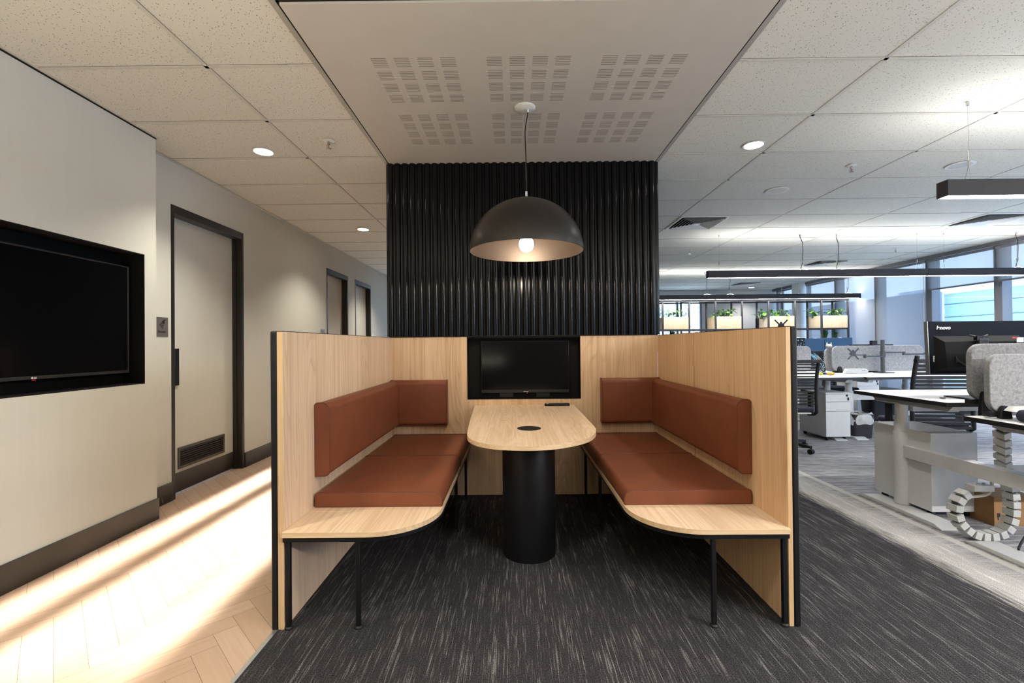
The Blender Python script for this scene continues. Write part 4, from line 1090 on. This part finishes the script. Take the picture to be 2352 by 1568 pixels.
# tangled cables between the screens
t = thing('cable_tangle', 'tangle of blue and white data cables hanging between the felt screens', 'cables', (4.22, 6.5, .762)); O = tuple(t.location)
rnd = random.Random(3)
for mt, nm, n in (('cyan', 'blue_cable', 7), ('white_plastic', 'white_cable', 4), ('black_soft', 'black_cable', 5)):
    for k in range(n):
        x0 = 4.10+rnd.random()*.10; b = MB()
        P = [(x0, 6.50, 1.06-rnd.random()*.03), (x0+.06+rnd.random()*.04, 6.49, .97), (x0+.11+rnd.random()*.05, 6.47+rnd.random()*.05, .88), (x0+.08+rnd.random()*.12, 6.46+rnd.random()*.06, .80), (x0+.02+rnd.random()*.2, 6.46, .769)]
        b.tube(resample(P, .02), .0045, 6).build(nm, mt, t, origin=O)
MB().box(4.09, 4.34, 6.52, 6.56, 1.03, 1.075).box(4.30, 4.34, 6.52, 6.56, .762, 1.04).build('cable_holder', 'black_soft', t, origin=O)
# figurine on the back screen
t = thing('figurine', 'tiny pale figurine with two pointed ears on top of the felt screen', 'figurine', (4.41, 6.50, 1.1255)); O = tuple(t.location)
MB().lathe([(.034, 0), (.040, .012), (.038, .03), (.026, .044), (.006, .05)], 16, (4.41, 6.5, 1.1255)).build('body', 'stone', t, origin=O)
for dx in (-.028, .028): MB().lathe([(.008, .035), (.006, .06), (.002, .072)], 8, (4.41+dx, 6.5, 1.1255)).build('ear', 'white_plastic', t, origin=O)

# waste bins
def waste_bin(x, y, h, r0, r1, label, bag):
    t = thing('waste_bin', label, 'bin', (x, y, 0), 0, 'black waste bins')
    pr = [rrect(-a, a, -a*.72, a*.72, a*.3, 4) for a in (r0, r1)]
    n = len(pr[0]); b = MB()
    vs = [(p[0], p[1], .0) for p in pr[0]]+[(p[0], p[1], h) for p in pr[1]]
    b.add(vs, [tuple(reversed(range(n)))]+[(k, (k+1) % n, n+(k+1) % n, n+k) for k in range(n)], 0, True)
    b.build('bin_body', 'bin', t, bevel=.004)
    if bag:
        rnd = random.Random(int(x*100)); g_ = MB(); rows = 7; N = 48; vs = []; fs = []
        for i in range(rows):
            u = i/(rows-1); z = h-bag+bag*1.12*u
            for k in range(N):
                a = 2*PI*k/N; rr = 1.03+.07*math.sin(u*PI)-(.5*max(0, u-.82))
                sx = r1*rr*math.copysign(abs(math.cos(a))**.7, math.cos(a)); sy = r1*.72*rr*math.copysign(abs(math.sin(a))**.7, math.sin(a))
                vs.append((sx, sy, z+.008*math.sin(a*3+i*.6)+.003*math.sin(a*11+i*2)))
        for i in range(rows-1):
            for k in range(N): k2 = (k+1) % N; fs.append((i*N+k, i*N+k2, (i+1)*N+k2, (i+1)*N+k))
        g_.add(vs, fs, 0, True); g_.build('bin_bag', 'bag' if bag > .07 else 'bag_dark', t, recalc=False)
waste_bin(4.335, 5.86, .30, .115, .14, 'black waste bin with a crumpled white liner beside the three-drawer pedestal', .13)
waste_bin(5.565, 7.12, .385, .17, .20, 'black waste bin with a dark liner, farther back beneath the middle desks', .06)

# far pod with blue monitors -------------------------------------------------
dF, OF = desk('white desk carrying the two blue-screened monitors', 5.2, 7.1, 8.60, 9.35, .74, [(5.35, 9.0), (6.95, 9.0)], (8.65, 9.3), 1)
def blue_monitor(x0, x1, z0, z1, label):
    t = thing('monitor', label, 'monitor', ((x0+x1)/2, 9.0, .74), 0, 'blue-screened monitors'); O = tuple(t.location); xc = (x0+x1)/2
    MB().box(x0, x1, 9.0, 9.03, z0, z1).build('casing', 'blue_case', t, bevel=.003, origin=O)
    MB().box(x0+.014, x1-.014, 8.9975, 9.0, z0+.02, z1-.014).build('screen', 'blue', t, origin=O)
    MB().box(xc-.03, xc+.03, 9.03, 9.06, .75, z0+.15).build('stand_column', 'black_soft', t, origin=O)
    MB().box(xc-.11, xc+.11, 8.95, 9.12, .7402, .75).build('stand_base', 'black_soft', t, bevel=.002, origin=O)
    MB().box(xc+.0, xc+.06, 8.996, 9.01, z1-.005, z1+.008).build('webcam_clip', 'white_plastic', t, origin=O)
blue_monitor(5.60, 6.015, .965, 1.275, 'blue-screened monitor nearer the oak screen, below the planters')
blue_monitor(6.022, 6.56, .955, 1.283, 'blue-screened monitor nearer the windows, below the planters')
t = thing('computer_tower', 'black computer box left of the blue-screened monitors with paper on top', 'computer', (5.47, 9.02, .74)); O = tuple(t.location)
MB().box(5.36, 5.585, 8.90, 9.12, .7402, 1.285).build('casing', 'black_soft', t, bevel=.004, origin=O)
b = MB(); rnd = random.Random(5)
for k in range(26): xx, zz = 5.40+rnd.random()*.16, .98+rnd.random()*.27; b.box(xx, xx+.014, 8.898, 8.90, zz, zz+.01)
b.build('vent_holes', 'logo', t, origin=O)
MB().add([(5.36, 8.9, 1.287), (5.58, 8.9, 1.287), (5.56, 9.1, 1.30), (5.38, 9.1, 1.36), (5.40, 8.95, 1.35)], [(0,1,2), (0,2,3), (0,2,4)], 0).build('paper', 'white', t, recalc=False, origin=O)

# planter shelving ------------------------------------------------------------
SY0, SY1, SW = 9.90, 10.38, .5635
px = [2.62+SW*k for k in range(9)]
t = thing('planter_shelf', 'black steel shelving frame carrying the pale planter boxes', 'shelving', (4.9, 10.14, 0)); O = tuple(t.location)
for xx in px:
    for yy in (SY0, SY1):
        MB().box(xx-.016, xx+.016, yy-.016, yy+.016, 0, 2.13).build('post', 'shelf_black', t, origin=O)
b = MB()
for zz in (.30, 1.487, 2.10):
    for yy in (SY0, SY1): b.box(px[0], px[-1], yy-.014, yy+.014, zz-.016, zz+.016)
b.build('rails', 'shelf_black', t, origin=O)
b = MB()
for zz in (.30, 1.487, 2.10):
    for xx in px: b.box(xx-.012, xx+.012, SY0+.016, SY1-.016, zz-.014, zz+.014)
b.build('cross_rails', 'shelf_black', t, origin=O)
def leaf_quad(b, base, tip, w, droop=.0):
    base, tip = Vector(base), Vector(tip); d = tip-base; L = d.length
    s_ = d.cross(Vector((0, 0, 1)))
    s_ = s_.normalized() if s_.length > 1e-6 else Vector((1, 0, 0))
    up = s_.cross(d).normalized(); vs = []
    prof = [(0, .12), (.2, .75), (.45, 1.0), (.7, .75), (1.0, .04)]
    for u, k in prof:
        c_ = base+d*u+up*(.12*L*math.sin(u*PI))-Vector((0, 0, droop*u*u))
        vs += [c_-s_*w*k/2+up*.006, c_, c_+s_*w*k/2+up*.006]
    fs = []
    for i in range(4):
        for j in range(2): fs.append((i*3+j, i*3+j+1, (i+1)*3+j+1, (i+1)*3+j))
    b.add(vs, fs, 0, True)
def pothos(x, y, z, spread, hgt, seed, label, n=26):
    rnd = random.Random(seed); t = thing('potted_plant', label, 'plant', (x, y, z), 0, 'leafy plants in the planter boxes'); st = MB(); lf = MB()
    for k in range(n):
        a = rnd.random()*2*PI; r = spread*rnd.random()**.6; hh = hgt*(.35+.65*rnd.random())*(1-.45*r/spread)
        b0 = Vector((math.cos(a)*r*.3, math.sin(a)*r*.25*.7, -.02)); b1 = Vector((math.cos(a)*r, math.sin(a)*r*.7, hh))
        st.tube([b0, (b0+b1)/2+Vector((0, 0, hh*.2)), b1], .0035, 5)
        a2 = a+rnd.uniform(-.7, .7); L = rnd.uniform(.07, .12)
        leaf_quad(lf, b1, b1+Vector((math.cos(a2)*L, math.sin(a2)*L*.8, rnd.uniform(-.05, .06))), rnd.uniform(.05, .085), .02)
    st.build('stems', 'leaf_d', t, recalc=False); lf.build('leaves', 'leaf', t, recalc=False)
def planter(x0, x1, z0, z1, label):
    t = thing('planter_box', label, 'planter box', ((x0+x1)/2, 10.14, z0), 0, 'pale ply planter boxes'); O = tuple(t.location)
    y0, y1, th = SY0-.01, SY1+.01, .018
    b = MB().box(x0, x1, y0, y0+th, z0, z1).box(x0, x1, y1-th, y1, z0, z1).box(x0, x0+th, y0+th, y1-th, z0, z1).box(x1-th, x1, y0+th, y1-th, z0, z1).box(x0+th, x1-th, y0+th, y1-th, z0, z0+th)
    b.build('box', 'wood_box', t, origin=O)
    MB().box(x0+th, x1-th, y0+th, y1-th, z0+.1, z1-.03).build('soil', 'soil', t, origin=O)
z0, z1 = 1.5035, 1.765
BX = [(1, 'planter box nearest the black column'), (3, 'second planter box from the black column'), (5, 'third planter box from the black column'), (7, 'planter box at the window end of the shelving')]
for k, lb in BX: planter(px[k]+.018, px[k+1]-.018, z0, z1, 'pale ply '+lb)
pothos(px[1]+.14, 10.02, z1-.02, .17, .17, 1, 'leafy plant with strappy leaves in the planter nearest the black column, left clump', 18)
pothos(px[1]+.37, 10.02, z1-.02, .13, .24, 2, 'taller leafy plant in the planter nearest the black column, right clump', 18)
pothos(px[3]+.12, 10.06, z1-.02, .17, .15, 3, 'low leafy plant in the second planter, left clump', 18)
pothos(px[3]+.26, 10.02, z1-.02, .19, .25, 4, 'bushy bright green plant in the second planter', 24)
pothos(px[5]-.04, 10.10, z1-.03, .16, .18, 5, 'leafy plant spilling over the rear corner of the third planter', 14)
pothos(px[5]+.06, 10.05, z1-.02, .15, .20, 9, 'dark leafy plant at the left of the third planter', 18)
pothos(px[5]+.33, 10.02, z1-.02, .18, .19, 6, 'bright variegated plant at the right of the third planter', 24)
pothos(px[7]-.10+.12, 10.20, z1-.02, .14, .22, 7, 'feathery plant at the left of the window-end planter', 22)
pothos(px[7]+.36, 10.02, z1-.02, .20, .20, 8, 'wide leafy plant at the right of the window-end planter', 26)
# lower planters with strappy plants
def strappy(x, y, z, seed, n, h, label, mat='leaf_d'):
    rnd = random.Random(seed); t = thing('potted_plant', label, 'plant', (x, y, z), 0, 'strappy plants on the lower shelf'); lf = MB()
    for k in range(n):
        a = rnd.random()*2*PI; r = rnd.uniform(.08, .24); hh = h*rnd.uniform(.6, 1)
        p0 = Vector((0, 0, -.02)); p1 = Vector((math.cos(a)*r*.4, math.sin(a)*r*.3, hh)); p2 = Vector((math.cos(a)*r, math.sin(a)*r*.6, hh*.9))
        w = .02; s_ = Vector((-math.sin(a), math.cos(a), 0))
        lf.add([p0-s_*w*.6, p0+s_*w*.6, p1+s_*w, p1-s_*w, p2], [(0,1,2,3), (3,2,4)], 0, True)
    lf.build('leaves', mat, t, recalc=False)
planter(px[5]+.018, px[6]-.018, 1.02, 1.22, 'lower pale planter box behind the blue-screened monitors, left one')
planter(px[7]+.018, px[8]-.018, 1.02, 1.22, 'lower pale planter box behind the blue-screened monitors, right one')
planter(px[1]+.018, px[2]-.018, 1.02, 1.22, 'lower pale planter box below the one nearest the black column')
strappy(px[5]+.50, 10.0, 1.20, 2, 9, .13, 'low drooping plant behind the first blue-screened monitor', 'leaf')
strappy(px[5]+.36, 10.0, 1.20, 12, 6, .15, 'tan dry-leaved plant beside the computer box', 'leaf_o')
strappy(px[7]+.12, 10.0, 1.20, 3, 10, .30, 'spiky dark plant behind the second blue-screened monitor, left one')
strappy(px[7]+.36, 10.0, 1.20, 4, 10, .28, 'spiky dark plant behind the second blue-screened monitor, right one')
strappy(px[1]+.22, 10.0, 1.20, 6, 12, .28, 'dark bushy plant low behind the oak screen near the black column')

t = thing('monitor', 'black monitor on the far desk, only its top edge showing over the felt screen', 'monitor', (5.2, 6.80, .7605)); O = tuple(t.location)
MB().box(4.90, 5.52, 6.76, 6.79, .84, 1.163).build('casing', 'black_soft', t, bevel=.003, origin=O)
MB().box(4.915, 5.505, 6.789, 6.792, .855, 1.15).build('screen', 'screen', t, origin=O)
MB().box(5.17, 5.24, 6.70, 6.755, .77, 1.215).build('stand_column', 'black_soft', t, origin=O)
MB().box(5.08, 5.33, 6.66, 6.85, .7605, .77).build('stand_base', 'black_soft', t, bevel=.002, origin=O)
# light levels
DL_L, DL_R, DL_F, REAR, UP, REAR2, SUN, SPREAD, SKY, EXPO = 84.0, 48.0, 56.0, 8.0, 60.0, 240.0, 230.0, 1.4, 3.0, 0.74
# ================================================================ LIGHT, SKY, CAMERA
def spot(x, y, z, power, col, size=118, blend=.7, r=.055):
    l = bpy.data.lights.new('downlight_or_fill', 'SPOT'); l.energy = power; l.color = col; l.spot_size = math.radians(size); l.spot_blend = blend; l.shadow_soft_size = r
    o = bpy.data.objects.new('downlight_or_fill', l); COL.objects.link(o); o.location = (x, y, z)
WARM = (1.0, .93, .77); NEUT = (1.0, .955, .91)
for y in (-1.3, 1.10, 3.514, 5.895, 8.3): spot(-1.9, y, H-.012, DL_L, WARM)
for y in (-1.3, 1.10, 3.496): spot(1.826, y, H-.012, DL_R, NEUT)
spot(6.445, 12.55, H-.012, DL_R, NEUT)
for x in (3.6, 5.6): spot(x, 1.2, H-.012, DL_R, NEUT, 150, 1.0)  # unseen fill spots added to brighten the near office
spot(-.05, .85, H-.012, DL_F, (1.0, .96, .90), 130, .8, .05)
def area(name, loc, rot, sx, sy, power, col, spread=180):
    l = bpy.data.lights.new(name, 'AREA'); l.shape = 'RECTANGLE'; l.size = sx; l.size_y = sy; l.energy = power; l.color = col; l.spread = math.radians(spread)
    o = bpy.data.objects.new(name, l); COL.objects.link(o); o.location = loc; o.rotation_euler = rot; return o
# unseen fill lamps added behind the camera to brighten the room and ceiling
area('rear_fill', (0.2, -1.6, H-.02), (0, 0, 0), 3.5, 1.6, REAR, (1.0, .95, .88))
area('rear_fill_up', (-1.2, -1.2, .9), (PI, 0, 0), 2.0, 2.4, UP*1.2, (1.0, .92, .72))
area('rear_fill_up', (2.4, -1.2, .9), (PI, 0, 0), 2.4, 2.4, UP*.6, (1.0, .96, .92))
area('rear_office_fill', (4.9, -.6, 2.1), (0, 0, 0), 4.5, .08, REAR2, (1.0, .97, .95))
area('rear_office_fill', (4.9, -.6, 2.2), (PI, 0, 0), 4.5, .06, REAR2*.8, (1.0, .97, .95))
# low sun coming straight down the corridor through the glazed end
so = area('low_sun', (-1.91, 16.0, 1.2+.297*9.1), (0, 0, 0), 2.0, 3.4, SUN, (1.0, .985, .95), SPREAD)
so.rotation_euler = Vector((0, -1, -.297)).to_track_quat('-Z', 'Y').to_euler()
W = bpy.data.worlds.new('World'); SC.world = W; W.use_nodes = True
nt = W.node_tree; b = NB(nt); bg = nt.nodes['Background']
tc = b.n('ShaderNodeTexCoord'); sp = b.n('ShaderNodeSeparateXYZ'); b.l(tc.outputs['Generated'], sp.inputs[0])
b.l(b.ramp(sp.outputs['Z'], [(.0, (.62, .80, 1.0)), (.5, (.36, .60, 1.0))]), bg.inputs['Color']); bg.inputs['Strength'].default_value = SKY
cam = bpy.data.cameras.new('camera'); co = bpy.data.objects.new('camera', cam); COL.objects.link(co)
cam.sensor_fit = 'HORIZONTAL'; cam.sensor_width = 36; cam.lens = 1063.35/2352*36; cam.clip_start = .05; cam.clip_end = 200
yaw, pitch, roll = 4.221e-3, 7.143e-3, -9.459e-3
fw = Vector((-math.sin(yaw)*math.cos(pitch), math.cos(yaw)*math.cos(pitch), math.sin(pitch)))
rt = Vector((math.cos(yaw), math.sin(yaw), 0)); up = rt.cross(fw)
r2 = rt*math.cos(roll)+up*math.sin(roll); u2 = up*math.cos(roll)-rt*math.sin(roll)
co.matrix_world = Matrix(((r2.x, u2.x, -fw.x, 0), (r2.y, u2.y, -fw.y, 0), (r2.z, u2.z, -fw.z, 1.205), (0, 0, 0, 1)))
SC.camera = co
SC.view_settings.view_transform = 'Standard'; SC.view_settings.look = 'None'; SC.view_settings.exposure = EXPO; SC.view_settings.gamma = 1.0
SC.cycles.use_denoising = True
SC.cycles.max_bounces = 7; SC.cycles.diffuse_bounces = 5; SC.cycles.glossy_bounces = 2; SC.cycles.adaptive_threshold = .02; SC.cycles.transparent_max_bounces = 12
SC.cycles.sample_clamp_indirect = 6.0; SC.cycles.caustics_reflective = False; SC.cycles.caustics_refractive = False
